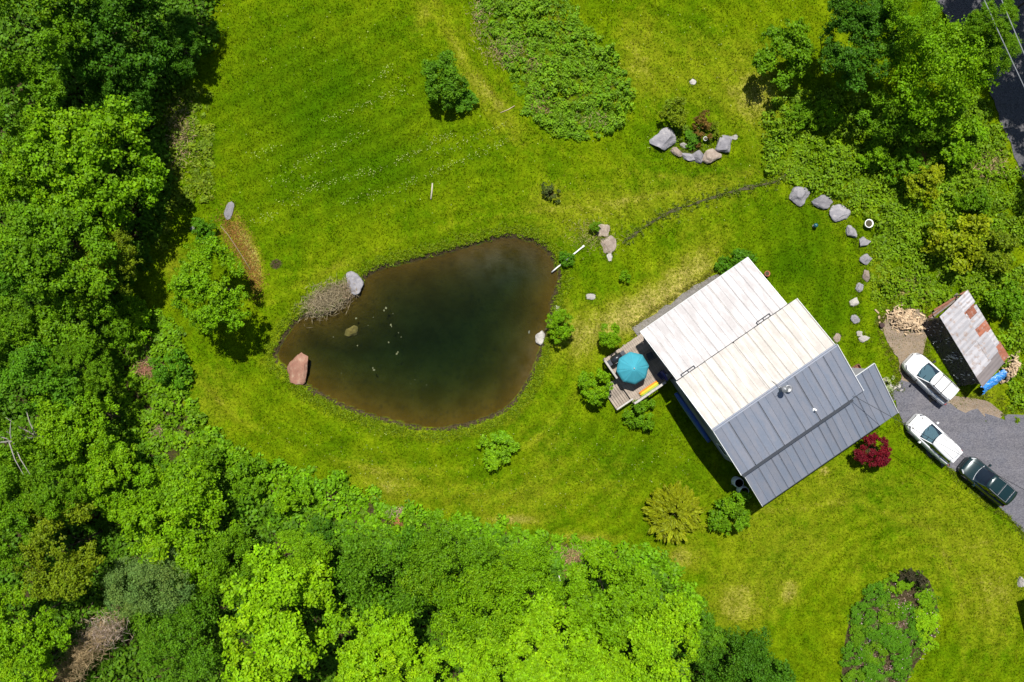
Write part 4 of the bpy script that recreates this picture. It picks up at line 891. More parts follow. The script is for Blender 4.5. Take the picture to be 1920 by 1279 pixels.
# ------------------------------------------------------------------ deck and what stands on it
DZ = .70
deck = tag(empty('deck', hl(-6.6, 6.0), HA), 'weathered wooden deck with pale railing beside the white roof', 'deck')
pm = MB().box((0, 0, DZ-.02), (.158, 4.12, .04)).mesh('plank', DECKW)
for i in range(22): link('plank', pm, deck, (-1.68+i*.17, -.02+RNG.normal(0, .01), RNG.normal(0, .003)))
lm = MB().box((0, 0, .33), (.17, 1.95, .05)).mesh('plank', DECKW)
for i in range(8): link('plank', lm, deck, (-3.02+i*.198, -.74+RNG.normal(0, .015), RNG.normal(0, .004)))
m = MB()
for y in (-1.9, 0, 1.95): m.box((.1, y, DZ-.14), (3.6, .08, .19))
for y in (-1.6, 0.1): m.box((-2.33, y, .22), (1.55, .08, .15))
for x in (-1.6, .2, 1.8):
    for y in (-1.95, 2.0): m.box((x, y, .25), (.12, .12, .6))
m.build('joist', GREYW, deck)
def railing(a, b, h, wtop=.2, zbase=DZ):
    a = Vector((*a, 0)); b = Vector((*b, 0)); L = (b-a).length; n = max(2, int(L/1.2)+1)
    MB().bar(a+Vector((0, 0, zbase+h)), b+Vector((0, 0, zbase+h)), wtop, .045).build('handrail', simple('pale_rail_wood', (.42, .40, .37), .75, var=.2, scale=4), deck)
    MB().bar(a+Vector((0, 0, zbase+.15)), b+Vector((0, 0, zbase+.15)), .05, .09).build('bottom_rail', GREYW, deck)
    pmh = MB().box((0, 0, zbase+h/2-.02), (.09, .09, h)).mesh('post', GREYW)
    for i in range(n): link('post', pmh, deck, a+(b-a)*(i/(n-1)))
    nb = int(L/.14); bm_ = MB().box((0, 0, zbase+.15+(h-.15)/2), (.04, .04, h-.18)).mesh('baluster', GREYW)
    for i in range(1, nb): link('baluster', bm_, deck, a+(b-a)*(i/nb))
railing((-1.76, -2.0), (1.1, -2.0), .85, .17); railing((-1.78, .35), (-1.78, 2.0), .85, .15); railing((-3.1, -1.7), (-1.62, -1.72), .55, .13, .33)
railing((.1, 2.02), (1.8, 2.02), .3, .06) if False else None
umb = tag(empty('patio_umbrella', hl(-7.13+.1, 6.4-.02, DZ), HA), 'open turquoise patio umbrella on the deck', 'umbrella')
zc = 2.25; rU = 1.25; a0 = R(99)-HA
CAN = simple('turquoise_canvas', (.050, .300, .385), .75, var=.06, scale=1.5, rnd=.06, bump=.1, spec=.2)
for i in range(8):
    a = a0+i*R(45); b = a+R(45); n = 6; V = []; Fc = []
    for j in range(n+1):
        t = .03+.97*j/n; zz = zc-.78*t**1.2
        for k in range(5):
            s = k/4; pa = Vector((math.cos(a), math.sin(a), 0))*rU*t; pb = Vector((math.cos(b), math.sin(b), 0))*rU*t
            sag = -.05*t*(4*s*(1-s)); p = pa*(1-s)+pb*s; V.append((p.x*(1+.0*sag), p.y, zz+sag))
    for j in range(n):
        for k in range(4): Fc.append((j*5+k, (j+1)*5+k, (j+1)*5+k+1, j*5+k+1))
    for k in range(5): V.append((V[n*5+k][0], V[n*5+k][1], V[n*5+k][2]-.09))
    for k in range(4): Fc.append((n*5+k, (n+1)*5+k, (n+1)*5+k+1, n*5+k+1))
    me = MB().add(V, Fc).mesh('canopy_panel', CAN, True); o = link('canopy_panel', me, umb); sol = o.modifiers.new('t', 'SOLIDIFY'); sol.thickness = .004
for i in range(8):
    a = a0+i*R(45); c, s = math.cos(a), math.sin(a)
    MB().tube([(c*.03, s*.03, zc-.02), (c*rU*.5, s*rU*.5, zc-.78*.5**1.2-.012), (c*rU, s*rU, zc-.79)], .012, 5).build('rib', STEEL, umb)
MB().tube([(0, 0, 0), (0, 0, zc+.02)], .024, 10).build('pole', STEEL, umb); MB().lathe([(.05, 0), (.055, .02), (.025, .05), (.03, .09), (.0, .12)], 12, (0, 0, zc)).build('finial', WHITE, umb, True)
MB().lathe([(.28, 0), (.28, .05), (.08, .09), (.05, .2)], 18).build('base', BLACK, umb, True)
tb = tag(empty('patio_table', hl(-7.03, 6.38, DZ), HA), 'round patio table under the turquoise umbrella', 'table')
tt = MB().lathe([(.50, .70), (.52, .715), (.50, .73)], 20).build('tabletop', STEEL, tb)
for i in range(4):
    a = R(45+90*i); MB().tube([(math.cos(a)*.4, math.sin(a)*.4, .7), (math.cos(a)*.45, math.sin(a)*.45, 0)], .018, 6).build('leg', STEEL, tb)
gr = tag(empty('barbecue_grill', hl(-7.55, 7.62, DZ), HA), 'black barbecue grill at the deck corner beside the young tree', 'grill')
MB().box((0, 0, .42), (.62, .5, .65)).build('cabinet', BLACK, gr)
g2 = MB().tube([(-.42, 0, .92), (.42, 0, .92)], .27, 14).build('lid', simple('black_enamel', (.02, .022, .028), .3), gr, True); MB().tube([(-.3, -.29, 1.0), (.3, -.29, 1.0)], .015, 6).build('handle', STEEL, g2)
for s in (-1, 1): MB().box((s*.6, 0, .84), (.34, .45, .04)).build('side_shelf', simple('dark_enamel', (.04, .045, .06), .35), gr)
for s in (-1, 1): MB().lathe([(.08, -.02), (.09, 0), (.08, .02)], 10).build('wheel', BLACK, gr, loc=(.28*s, -.24, .09), rot=(R(90), 0, 0))
def chair(px, py, rz, label, cmat):
    x, y, _ = G(px, py, 1.1); c = tag(empty('deck_chair', (x, y, DZ), rz), label, 'chair', 'deck chairs in the shade')
    MB().box((0, 0, .43), (.5, .5, .04)).build('seat', cmat, c); MB().box((0, -.26, .72), (.5, .04, .55), Matrix.Rotation(R(12), 3, 'X')).build('backrest', cmat, c)
    for sx in (-1, 1):
        for sy in (-1, 1): MB().tube([(sx*.23, sy*.22, .43), (sx*.25, sy*.27, 0)], .016, 6).build('leg', STEEL, c)
        MB().box((sx*.28, 0, .63), (.05, .5, .03)).build('armrest', cmat, c)
NAVY = simple('navy_fabric', (.02, .025, .10), .7); SLATE = simple('slate_fabric', (.05, .06, .075), .7)
chair(1240, 703, HA+R(100), 'navy blue deck chair in the roof shade by the yellow cushion', NAVY)
chair(1219, 668, HA+R(80), 'slate grey deck chair in the roof shade behind the umbrella', SLATE)
cu = tag(empty('bench_cushion', hl(-6.75, 4.2, DZ), HA), 'long yellow cushion with orange and green edges beside the deck railing', 'cushion')
def pad(name, y, w, c, z=.14):
    m = MB(); n = 12
    for i in range(n): pass
    m.tube([(-.85, y, z), (-.6, y, z+.01), (0, y, z), (.6, y, z+.01), (.85, y, z)], [w*.6, w, w, w, w*.6], 8); m.build(name, simple(name+'_cloth', c, .8, var=.1), cu, True)
pad('yellow_roll', .0, .11, (.62, .42, .02)); pad('orange_roll', .14, .075, (.72, .22, .02), .11); pad('green_roll', -.14, .075, (.25, .42, .05), .11)
hs = tag(empty('garden_hose', hl(-5.05, 4.45), HA), 'coiled purple-blue garden hose hanging at the roof joint corner', 'hose')
m = MB()
for k in range(4): m.tube([(-.25-.03*k, .42*math.cos(R(t)), 1.7+.42*math.sin(R(t))) for t in range(0, 361, 20)], .022, 6)
m.build('coil', simple('blue_rubber', (.06, .05, .22), .4), hs); MB().box((-.2, 0, 2.06), (.25, .2, .04)).build('hanger', STEEL, hs)
# canoe on the wall
cn = tag(empty('canoe', hl(-5.22, .7, 1.9), HA), 'blue canoe hung along the shaded house wall under the cream roof', 'canoe')
CANOE = simple('blue_canoe_hull', (.010, .055, .22), .35, var=.1)
m = MB(); n = 17; k = 9; V = []
for i in range(n):
    t = -1+2*i/(n-1); y = 2.25*t; w = .42*(1-abs(t)**2.4)+.01; dp = .34*(1-.25*abs(t)**3); rise = .12*abs(t)**3
    for j in range(k):
        a = math.pi*j/(k-1); V.append((-.02-dp*math.sin(a)**.8-.02, y, w*math.cos(a)+rise*0))
m.add(V, [(i*k+j, i*k+j+1, (i+1)*k+j+1, (i+1)*k+j) for i in range(n-1) for j in range(k-1)])
o = m.build('hull', CANOE, cn, True); s_ = o.modifiers.new('t', 'SOLIDIFY'); s_.thickness = .02
for s in (-1, 1):
    MB().tube([(-.05, 2.24*(-1+2*i/16), s*(.42*(1-abs(-1+2*i/16)**2.4)+.01)) for i in range(17)], .022, 6).build('gunwale', simple('canoe_rail', (.12, .13, .30), .5), cn)
for y in (-.8, .8): MB().bar((-.05, y, -.38), (-.05, y, .38), .16, .03).build('seat', GREYW, cn)
# rain barrels
for px, py, lb in ((1386, 906, 'white rain barrel against the porch wall, nearer the blue canoe'), (1396, 922, 'white rain barrel nearer the green shrub at the porch corner')):
    x, y, _ = G(px, py, 1.05); b = tag(empty('rain_barrel', (x, y, 0), HA), lb, 'barrel', 'rain barrels by the porch wall')
    BW = simple('bluish_white_plastic', (.70, .77, .84), .4, var=.06)
    MB().lathe([(.33, 0), (.38, .15), (.39, .3), (.37, .34), (.39, .38), (.40, .7), (.38, .74), (.40, .78), (.37, .98), (.34, 1.04), (.33, 1.045), (.31, 1.0), (.05, 1.0)], 22).build('body', BW, b, True)
    MB().lathe([(.16, 1.003), (.16, 1.03), (.15, 1.03)], 16, (.1, -.02, 0)).build('screen_opening', BLACK, b); MB().tube([(-.38, 0, .15), (-.48, 0, .13)], .025, 8).build('tap', STEEL, b)
    MB().lathe([(.335, 1.04), (.345, 1.06), (.325, 1.06), (.322, 1.04)], 22).build('rim', WHITE, b, True)

# ------------------------------------------------------------------ lumber and pots round the house
lb_ = tag(empty('lumber_stack', hl(4.95, 6.4), HA), 'stack of grey weathered boards along the white roof edge', 'lumber')
for i in range(9):
    me = MB().box((0, 0, 0), (.16, RNG.uniform(2.4, 3.1), .05)).mesh('board', GREYW)
    link('board', me, lb_, (-.32+.19*(i % 4)+RNG.normal(0, .02), RNG.normal(0, .15), .08+.06*(i//4)), (0, 0, RNG.normal(0, .03)))
m = MB()
for y in (-1.0, 1.0): m.box((0, y, .025), (.9, .08, .05))
m.build('bearer', GREYW, lb_)
pl = tag(empty('pallet', hl(5.28, 5.1), HA), 'small grey slatted pallet beside the roof joint', 'pallet')
sm_ = MB().box((0, 0, .26), (.11, .95, .03)).mesh('slat', GREYW)
for i in range(6): link('slat', sm_, pl, (-.38+.15*i, 0, 0), (0, 0, RNG.normal(0, .02)))
bm_ = MB().box((0, 0, .12), (.95, .08, .24)).mesh('bearer', GREYW)
for y in (-.42, 0, .42): link('bearer', bm_, pl, (0, y, 0))
def pot(px, py, r, h, mat, label, cat='pot', name='flower_pot', dark=True):
    x, y, _ = G(px, py, h); p = tag(empty(name, (x, y, 0)), label, cat)
    MB().lathe([(r*.72, 0), (r*.95, h*.85), (r, h*.86), (r, h), (r*.85, h), (r*.8, h*.8)], 16).build('body', mat, p, True)
    MB().lathe([(r*.78, h*.80), (r*.78, h*.82), (.0, h*.84)], 14).build('soil', DITCHSOIL, p)
TERRA = simple('terracotta', (.52, .16, .09), .8, var=.12)
pot(1439, 513, .22, .35, TERRA, 'terracotta pot on the boards by the white roof corner'); pot(1630, 419, .34, .45, WHITE, 'white round pot with dark inside beyond the boulder row')
pot(1323, 260, .17, .4, WHITE, 'small white ring-rimmed pot in the rock garden'); pot(1601, 702, .16, .3, WHITE, 'small white pot tucked beside the porch roof')
cr = tag(empty('wooden_crate', G(1603, 693), R(30)), 'reddish brown open crate in the corner of the porch roof', 'crate')
for s in (-1, 1): MB().box((0, s*.28, .17), (.8, .03, .34)).build('side_board', REDW, cr); MB().box((s*.38, 0, .17), (.03, .52, .34)).build('end_board', REDW, cr)
MB().box((0, 0, .03), (.72, .52, .03)).build('base_board', REDW, cr)
x, y, _ = G(1526, 424); bl = tag(empty('gazing_ball', (x, y, 0)), 'small teal gazing ball on a stand on the lawn by the boulder row', 'garden ball')
MB().lathe([(.12, 0), (.05, .06), (.05, .2), (.1, .25)], 12).build('stand', simple('grey_stone_stand', (.2, .2, .2), .8), bl); MB().lathe([(.17*math.sin(R(t)), .4-.17*math.cos(R(t))) for t in range(8, 180, 14)], 16).build('ball', simple('teal_glaze', (.02, .11, .14), .15), bl, True)
wp = tag(empty('white_pipe', G(1042, 504)), 'white plastic pipe running from the bank into the pond', 'pipe')
a = Vector(G(1042, 504)); q = [Vector(G(*p))-a for p in ((1042, 504), (1068, 483), (1094, 462))]
MB().tube([q[0]+Vector((-.3, -.25, -.22)), q[0]+Vector((0, 0, .02)), q[1]+Vector((0, 0, .14)), q[2]+Vector((0, 0, .1))], .055, 8).build('pipe_run', WHITE, wp, True); MB().tube([q[2]+Vector((-.1, -.08, .1)), q[2]+Vector((.05, .04, .1))], .08, 8).build('coupling', WHITE, wp)
def stick(name, pts, r, mat, label, cat):
    tag(MB().tube([Vector(G(p[0], p[1]))+Vector((0, 0, p[2])) for p in pts], r, 6).build(name, mat, None, True), label, cat)
stick('white_stake', ((811, 344, .08), (810, 358, .07), (808, 374, .06)), .06, simple('cream_plastic', (.55, .50, .40), .5), 'pale stake lying on the upper lawn above the pond', 'stake')
stick('fallen_stick', ((938, 212, .05), (953, 206, .06), (965, 199, .08)), .035, simple('dry_stick', (.40, .32, .2), .8), 'thin dry stick on the mown path beside the weedy meadow', 'stick')
stick('fallen_branch', ((414, 424, .05), (428, 440, .1), (440, 458, .08), (458, 486, .08), (470, 506, .05)), .022, simple('grey_branch', (.25, .21, .14), .9), 'thin bent branch edging the brown path strip', 'branch')
stick('fallen_stick', ((1047, 1075, .6), (1050, 1085, .62)), .04, simple('white_birch', (.6, .58, .52), .7), 'short white stick on the brush beside the dead twigs', 'stick')
stick('white_tag', ((800, 640, .0), (801, 641, .0)), .02, WHITE, 'x', 'x') if False else None
# dead tree with bare grey branches
x, y, _ = G(40, 828, 6.5); dt = tag(empty('dead_tree', (x, y, 0)), 'bare grey dead branches beside the dark tree at the photo edge', 'tree')
GREYB = simple('dead_grey_bark', (.30, .28, .25), .9, var=.2)
MB().tube([(0, 0, -.1), (.1, 0, 3), (.0, .1, 6.2), (-.2, .2, 8.4)], [.16, .13, .09, .03], 7).build('trunk', GREYB, dt, True)
for i in range(11):
    z = random.uniform(4.5, 8); a = random.uniform(0, 6.28); L = random.uniform(1.2, 2.6); c, s = math.cos(a), math.sin(a)
    MB().tube([(0, .1, z), (c*L*.5, s*L*.5, z+.5), (c*L, s*L, z+.7)], [.05, .035, .012], 5).build('branch', GREYB, dt)

# ------------------------------------------------------------------ cars
def car(name, px, py, ang, L, W, Ht, body, label, kind):
    x, y, _ = G(px, py, .9); root = tag(empty(name, (x, y, .07), ang), label, 'car')
    hw = W/2; k = 9
    # lower body: stations from rear to front (x/L, width, top)
    dark = kind == 'green'
    st_ = [(-.500,.74,.62),(-.494,.84,.86),(-.475,.93,.98),(-.43,.98,1.0),(-.33,1,1.0),(-.15,1,.99),(.05,1,.98),(.20,1,.975),(.245,.995,.965),(.32,.985,.945),(.39,.95,.90),(.44,.88,.84),(.475,.76,.76),(.494,.60,.66),(.5,.48,.55)]
    m = MB(); V = []
    for fx, w, zt in st_:
        w *= hw
        for yy, zz in ((w*.94, .22), (w*1.0, .40), (w*1.0, .62), (w*.97, zt-.12), (w*.90, zt-.015), (w*.55, zt+.02), (0, zt+.028)): V.append((fx*L, yy, zz))
        for yy, zz in ((w*.55, zt+.02), (w*.90, zt-.015), (w*.97, zt-.12), (w*1.0, .62), (w*1.0, .40), (w*.94, .22)): V.append((fx*L, -yy, zz))
    n = len(st_); c = 13
    Fc = [(i*c+j, (i+1)*c+j, (i+1)*c+j+1, i*c+j+1) for i in range(n-1) for j in range(c-1)]+[(i*c, i*c+c-1, (i+1)*c+c-1, (i+1)*c) for i in range(n-1)]
    Fc += [tuple(range(c)), tuple(range((n-1)*c, n*c))[::-1]]
    me = m.add(V, Fc).mesh('body', body, True); me.materials.append(BLACK); o = link('body', me, root)
    try: me.set_sharp_from_angle(angle=R(42))
    except Exception: pass
    # cabin: base ring and roof ring
    xr0, xf0 = -.47*L, .235*L; xr1, xf1 = -.415*L, .035*L; wb_, wt = hw*.91, hw*.70; zb, zt = .955, Ht
    if kind == 'green': xr1 = -.44*L; xf1 = .06*L; wt = hw*.74
    def roofz(fy): return zt-.045*(fy**2)
    Bs = [(xr0, -wb_*.86, zb), (xr0, wb_*.86, zb), (xf0, wb_*.88, zb), (xf0, -wb_*.88, zb)]
    NB = 9; NR = 7
    m = MB(); V = []
    for i in range(NB):
        t = i/(NB-1); xx = xr1+(xf1-xr1)*t; ww = wt*(.90+.10*math.sin(math.pi*min(1, t*.9+.1))); dz = -.05*(2*t-1)**2
        for j in range(NR):
            s = -1+2*j/(NR-1); bow = .10*(1-s*s) if i == NB-1 else (-.06*(1-s*s) if i == 0 else 0); V.append((xx+bow, ww*s, roofz(s)+dz))
    Fc = [(i*NR+j, (i+1)*NR+j, (i+1)*NR+j+1, i*NR+j+1) for i in range(NB-1) for j in range(NR-1)]
    ro = m.add(V, Fc).build('roof', body, root, True); so_ = ro.modifiers.new('t', 'SOLIDIFY'); so_.thickness = .03; so_.offset = -1
    ed = lambda i, s: Vector(V[i*NR+(0 if s < 0 else NR-1)])
    fr = [Vector(V[(NB-1)*NR+j]) for j in range(NR)]; rr = [Vector(V[j]) for j in range(NR)]
    # glass: windscreen, rear window, side windows
    def strip(name, A, B, mat, t0=.0, t1=1.0, off=.0):
        n_ = len(A); P = [A[j]+(B[j]-A[j])*t0 for j in range(n_)]+[A[j]+(B[j]-A[j])*t1 for j in range(n_)]
        o = MB().add(P, [(j, j+1, n_+j+1, n_+j) for j in range(n_-1)]).build(name, mat, root, True); return o
    fb = [Vector((xf0+.14*(1-s*s)-.03, wb_*.88*s, zb+.01)) for s in [-1+2*j/(NR-1) for j in range(NR)]]
    rb = [Vector((xr0-.05*(1-s*s), wb_*.86*s, zb+.01)) for s in [-1+2*j/(NR-1) for j in range(NR)]]
    strip('windshield', fr, fb, CARGLASS); strip('rear_window', rr, rb, DARKGLASS, .1, .92); strip('tailgate', rr, rb, body, .0, .1); strip('tailgate', rr, rb, body, .92, 1.0)
    for s in (-1, 1):
        top = [ed(i, s)-Vector((0, 0, .03)) for i in range(NB)]
        bot = [Vector((xr0+(xf0-xr0)*(i/(NB-1)), s*wb_*(.86+.05*math.sin(math.pi*i/(NB-1))+.02*i/(NB-1)), zb)) for i in range(NB)]
        strip('window', top, bot, DARKGLASS, .12, .9); strip('window_frame', top, bot, body, -.06, .12); strip('window_frame', top, bot, body, .9, 1.0)
        for i in (0, NB-1):                          # pillars
            MB().bar(top[i], bot[i], .05, .05).build('pillar', body, root)
        for i in (3, 5): MB().bar(top[i]+Vector((0, s*.004, 0)), bot[i]+Vector((0, s*.006, 0)), .05, .02).build('pillar', BLACK, root)
        mi = MB().box((xf0-.28, s*(hw+.11), 1.02), (.13, .20, .15), taper=.8).build('mirror', body if kind != 'suv' else BLACK, root); MB().bar((xf0-.25, s*(hw-.08), .97), (xf0-.26, s*(hw+.06), 1.0), .05, .04).build('mirror_arm', BLACK, mi)
        hx = .435*L
        MB().add([(hx-.10, s*hw*.89, .80), (hx+.03, s*hw*.80, .79), (hx+.17, s*hw*.66, .72), (hx+.12, s*hw*.60, .80), (hx-.04, s*hw*.76, .865), (hx-.12, s*hw*.86, .85)], [(0, 1, 2, 3, 4, 5) if s < 0 else (5, 4, 3, 2, 1, 0)]).build('headlight', simple('headlight_glass', (.10, .11, .13), .12) if not dark else simple('clear_headlight', (.45, .47, .5), .2), root).location = (.02, 0, .015)
        MB().box((-.478*L, s*hw*.80, .82), (.10, .16, .28)).build('taillight', simple('red_taillight', (.25, .008, .01), .2), root)
        for wx in (-.30, .30):
            wh = link('wheel', None, root, (wx*L, s*(hw-.10), .34)) if False else MB().lathe([(.22, -.1), (.31, -.11), (.335, -.08), (.335, .08), (.31, .11), (.22, .1)], 22).build('wheel', BLACK, root, True, loc=(wx*L, s*(hw-.115), .27), rot=(R(90), 0, 0))
            MB().lathe([(.0, -.07), (.2, -.075), (.21, .0), (.2, .075), (0, .07)], 12).build('rim', STEEL, wh)
            MB().tube([(wx*L+.39*math.cos(R(t)), s*(hw+.005), .27+.39*math.sin(R(t))) for t in range(0, 181, 15)], .035, 6).build('wheel_arch', BLACK if kind != 'suv2' else simple('arch_trim', (.05, .05, .055), .6), root)
        MB().bar((.22*L, s*(hw+.006), .62), (-.43*L, s*(hw+.006), .66), .012, .02).build('door_trim', BLACK, root)
        if kind in ('suv', 'green'):
            pts = [ed(i, s)*1.0+Vector((0, -s*.06, .05)) for i in range(1, NB-1)]; MB().tube(pts, .018, 6).build('roof_rail', BLACK if kind == 'suv' else STEEL, root)
            for hx2 in (.0,): pass
    # seams, grille, plates of trim
    seam = simple('panel_seam', (.03, .03, .035), .6)
    MB().box((.492*L, 0, .58), (.06, hw*.95, .16)).build('grille', BLACK, root); MB().box((.478*L, 0, .36), (.14, hw*1.30, .20)).build('bumper', body if not dark else simple('grey_bumper', (.20, .21, .23), .5), root)
    MB().box((-.488*L, 0, .44), (.12, hw*1.60, .24)).build('rear_bumper', body if not dark else BLACK, root)
    for s in (-1, 1): MB().tube([(.26*L, s*hw*.84, .963), (.36*L, s*hw*.79, .935), (.425*L, s*hw*.70, .868)], .012, 5).build('hood_seam', seam, root)
    for s in (-.25, .25): MB().tube([(xf0+.10, s-.30, zb+.03), (xf0-.12, s+.2, zb+.12)], .012, 5).build('wiper', BLACK, root)
    if kind == 'suv':
        for t in (.18+.0, .52): 
            i0 = t*(NB-1); i = int(i0); MB().bar(ed(7 if t > .4 else 4, -1)+Vector((-.12, .0, .065)), ed(7 if t > .4 else 4, 1)+Vector((-.12, 0, .065)), .045, .03).build('crossbar', BLACK, root)
        MB().box((xr1+.1, 0, zt-.05), (.22, wt*1.5, .04)).build('spoiler', body, root)
    if kind == 'suv2':
        for s in (-.34, .34): MB().tube([Vector(V[i*NR+3])+Vector((0, s, -.01*abs(s)+.004)) for i in range(NB-1)], .011, 5).build('roof_seam', seam, root)
        m = MB(); m.box((xr1-.04, 0, zt-.07), (.2, wt*1.75, .035)); m.build('spoiler', body, root)
        for s in (-1, 1): MB().bar((.40*L, s*hw*.55, .905), (.455*L, s*hw*.66, .80), .09, .02).build('hood_vent', BLACK, root)
        MB().bar((.455*L, -.42, .82), (.455*L, .42, .82), .06, .02).build('hood_trim', BLACK, root)
    if kind == 'green':
        for i in (1, 4): MB().bar(ed(i, -1)+Vector((.05, .05, .085)), ed(i, 1)+Vector((.05, -.05, .085)), .035, .03).build('crossbar', STEEL, root)
        MB().tube([f+Vector((.02, 0, .012)) for f in fb], .02, 6).build('cowl', simple('pale_cowl', (.4, .42, .45), .5), root)
    # interior seen through the windshield
    MB().box((xf0-.22, 0, .94), (.45, wb_*1.62, .10)).build('dashboard', simple('grey_dashboard', (.10, .10, .11), .7), root)
    for s in (-1, 1):
        se = MB().box((.0*L+.02, s*.37, .66), (.5, .48, .16)).build('seat', simple('pale_seat_cloth', (.36, .35, .33), .8), root); MB().box((-.22, s*.37, 1.0), (.14, .46, .62), Matrix.Rotation(R(-14), 3, 'Y')).build('headrest_back', simple('pale_seat_cloth', (.36, .35, .33), .8), se)
    MB().box((-.1*L, 0, .5), (.62*L, wb_*1.7, .1)).build('cabin_floor', BLACK, root)
    MB().tube([(xf0-.52+.06*math.sin(R(t)), .37+.18*math.cos(R(t)), .98+.17*math.sin(R(t))) for t in range(0, 361, 30)], .015, 5).build('steering_wheel', BLACK, root)
    return root
car('parked_car', 1746, 709, R(136.8), 4.42, 1.84, 1.68, CARWHITE, 'white car with black roof bars parked nearest the woodshed', 'suv')
car('parked_car', 1752, 823, R(136.8), 4.35, 1.80, 1.62, CARWHITE, 'white car with dark hood vents parked between the other white car and green one', 'suv2')
car('parked_car', 1852, 902, R(140), 4.32, 1.76, 1.66, CARGREEN, 'dark green car with pale roof bars at the drive edge', 'green')

# ------------------------------------------------------------------ woodshed
P1, P2, Q1, Q2 = (Vector(G(*p)) for p in ((1764, 595, 2.45), (1841, 721, 2.45), (1814, 547, 2.2), (1888, 668, 2.2)))
def bil(u, v, dz=0.0):
    p = P1*(1-u)*(1-v)+P2*u*(1-v)+Q1*(1-u)*v+Q2*u*v; return p+Vector((0, 0, dz))
base = (P1+P2+Q1+Q2)/4; base.z = 0
shed = tag(empty('woodshed', base), 'open woodshed roofed with grey and rusty metal sheets', 'shed')
GREYS = simple('grey_sheet_metal', (.44, .43, .45), .5, .35, var=.1, scale=1.2, rnd=.14, bump=.15, dark=(.34, .26, .22))
RUST = simple('rusty_sheet_metal', (.26, .090, .05), .85, .0, var=.3, scale=2.2, rnd=.3, dark=(.30, .22, .19)); DULL = simple('dull_brown_sheet', (.20, .175, .175), .7, .2, var=.12, scale=1.5)
for u0, u1, v0, v1, dz, mt in ((-.02,.30,-.03,.60,.06,GREYS),(.27,.56,-.03,.62,.045,GREYS),(.53,.88,-.03,.56,.03,GREYS),(.55,.86,.5,.86,.055,GREYS),(-.02,.17,.56,1.03,.035,GREYS),(.16,.32,.55,.97,.02,RUST),(.20,.44,.60,1.02,.03,GREYS),(.17,.29,.66,.92,.05,RUST),
                       (.42,.60,.58,1.02,.012,RUST),(.57,.80,.60,1.01,.02,GREYS),(.78,1.02,.66,1.05,.005,RUST),(.84,1.03,-.03,.84,.018,DULL),(.43,.5,.58,.72,.03,RUST)):
    c4 = [bil(u0, v0, dz), bil(u1, v0, dz), bil(u1, v1, dz), bil(u0, v1, dz)]; n = 9; V = []
    for i in range(n):
        t = i/(n-1); up = .012 if i % 2 else 0
        V += [c4[0].lerp(c4[1], t)-base+Vector((0, 0, up)), c4[3].lerp(c4[2], t)-base+Vector((0, 0, up))]
    o = MB().add(V, [(2*i, 2*i+2, 2*i+3, 2*i+1) for i in range(n-1)]).build('roof_sheet', mt, shed); s_ = o.modifiers.new('t', 'SOLIDIFY'); s_.thickness = .006
for u in (.03, .5, .97):
    for v in (.04, .96):
        p = bil(u, v, -.05)-base; MB().bar((p.x, p.y, -.1), (p.x, p.y, p.z), .11, .11).build('post', GREYW, shed)
    a, b = bil(u, 0, -.06)-base, bil(u, 1, -.06)-base; MB().bar(a, b, .06, .10).build('rafter', GREYW, shed)
for v in (.04, .5, .96): MB().bar(bil(0, v, -.14)-base, bil(1, v, -.14)-base, .08, .06).build('beam', GREYW, shed)
def crumple(name, f, nu, nv, mat, amp, seed, root_loc):
    V = []; r = np.random.default_rng(seed)
    for i in range(nu):
        for j in range(nv):
            p = f(i/(nu-1), j/(nv-1)); k = amp*(math.sin(i*1.7+seed)*math.sin(j*1.3+i*.4)+r.normal(0, .55)); q = Vector((k*.7, k*.6+r.normal(0, amp*.3), k*.5)); V.append(p+q-root_loc)
    return MB().add(V, [(i*nv+j, (i+1)*nv+j, (i+1)*nv+j+1, i*nv+j+1) for i in range(nu-1) for j in range(nv-1)]).mesh(name, mat)
e2 = (Q1-P1); e2.z = 0; e2.normalize()
def tarpf(u, v):
    p = bil(.01+.98*u, .0); g = Vector((p.x, p.y, 0))-e2*(.05+.5*v**2); g.z = 2.3*(1-v)+.04; return g
bt = tag(empty('black_tarp', Vector((P1.x, P1.y, 0))), 'crumpled shiny black sheeting hung down the open front of the woodshed', 'tarp')
link('sheet', crumple('sheet', tarpf, 56, 16, BLACKP, .055, 3, bt.location), bt)
WH = simple('pale_glint', (.55, .57, .6), .5)
m = MB()  # pale chips added as the glints of the shiny sheeting
for i in range(70):
    u, v = RNG.choice([.12, .32, .55, .58, .6, .85])+RNG.normal(0, .04), RNG.uniform(.1, .9); p = tarpf(u, v)-e2*.12-bt.location; s = RNG.uniform(.04, .16)
    m.add([p, p+Vector((s, .02, s*.3)), p+Vector((s*.8, -.05, s)), p+Vector((-.02, .03, s*.6))], [(0, 1, 2, 3)])
tag(m.build('tarp_glint', WH, bt), kind='stuff')
bx = Vector(G(1862, 714)); blt = tag(empty('blue_tarp', bx), 'bright blue tarp lying over the end of the woodshed stack', 'tarp')
def bluef(u, v):
    a = Vector(G(1840, 729, .8)); b = Vector(G(1882, 697, .8)); d = (b-a); nrm = Vector((d.y, -d.x, 0)).normalized()
    return a+d*u+nrm*(v-.35)*.85+Vector((0, 0, .35*math.cos((v-.3)*2.2)-.35*v*v))
link('sheet', crumple('sheet', bluef, 22, 12, simple('blue_tarp_plastic', (.02, .22, .62), .4, var=.25, scale=4, rnd=0, dark=(.30, .42, .60)), .10, 5, bx), blt)
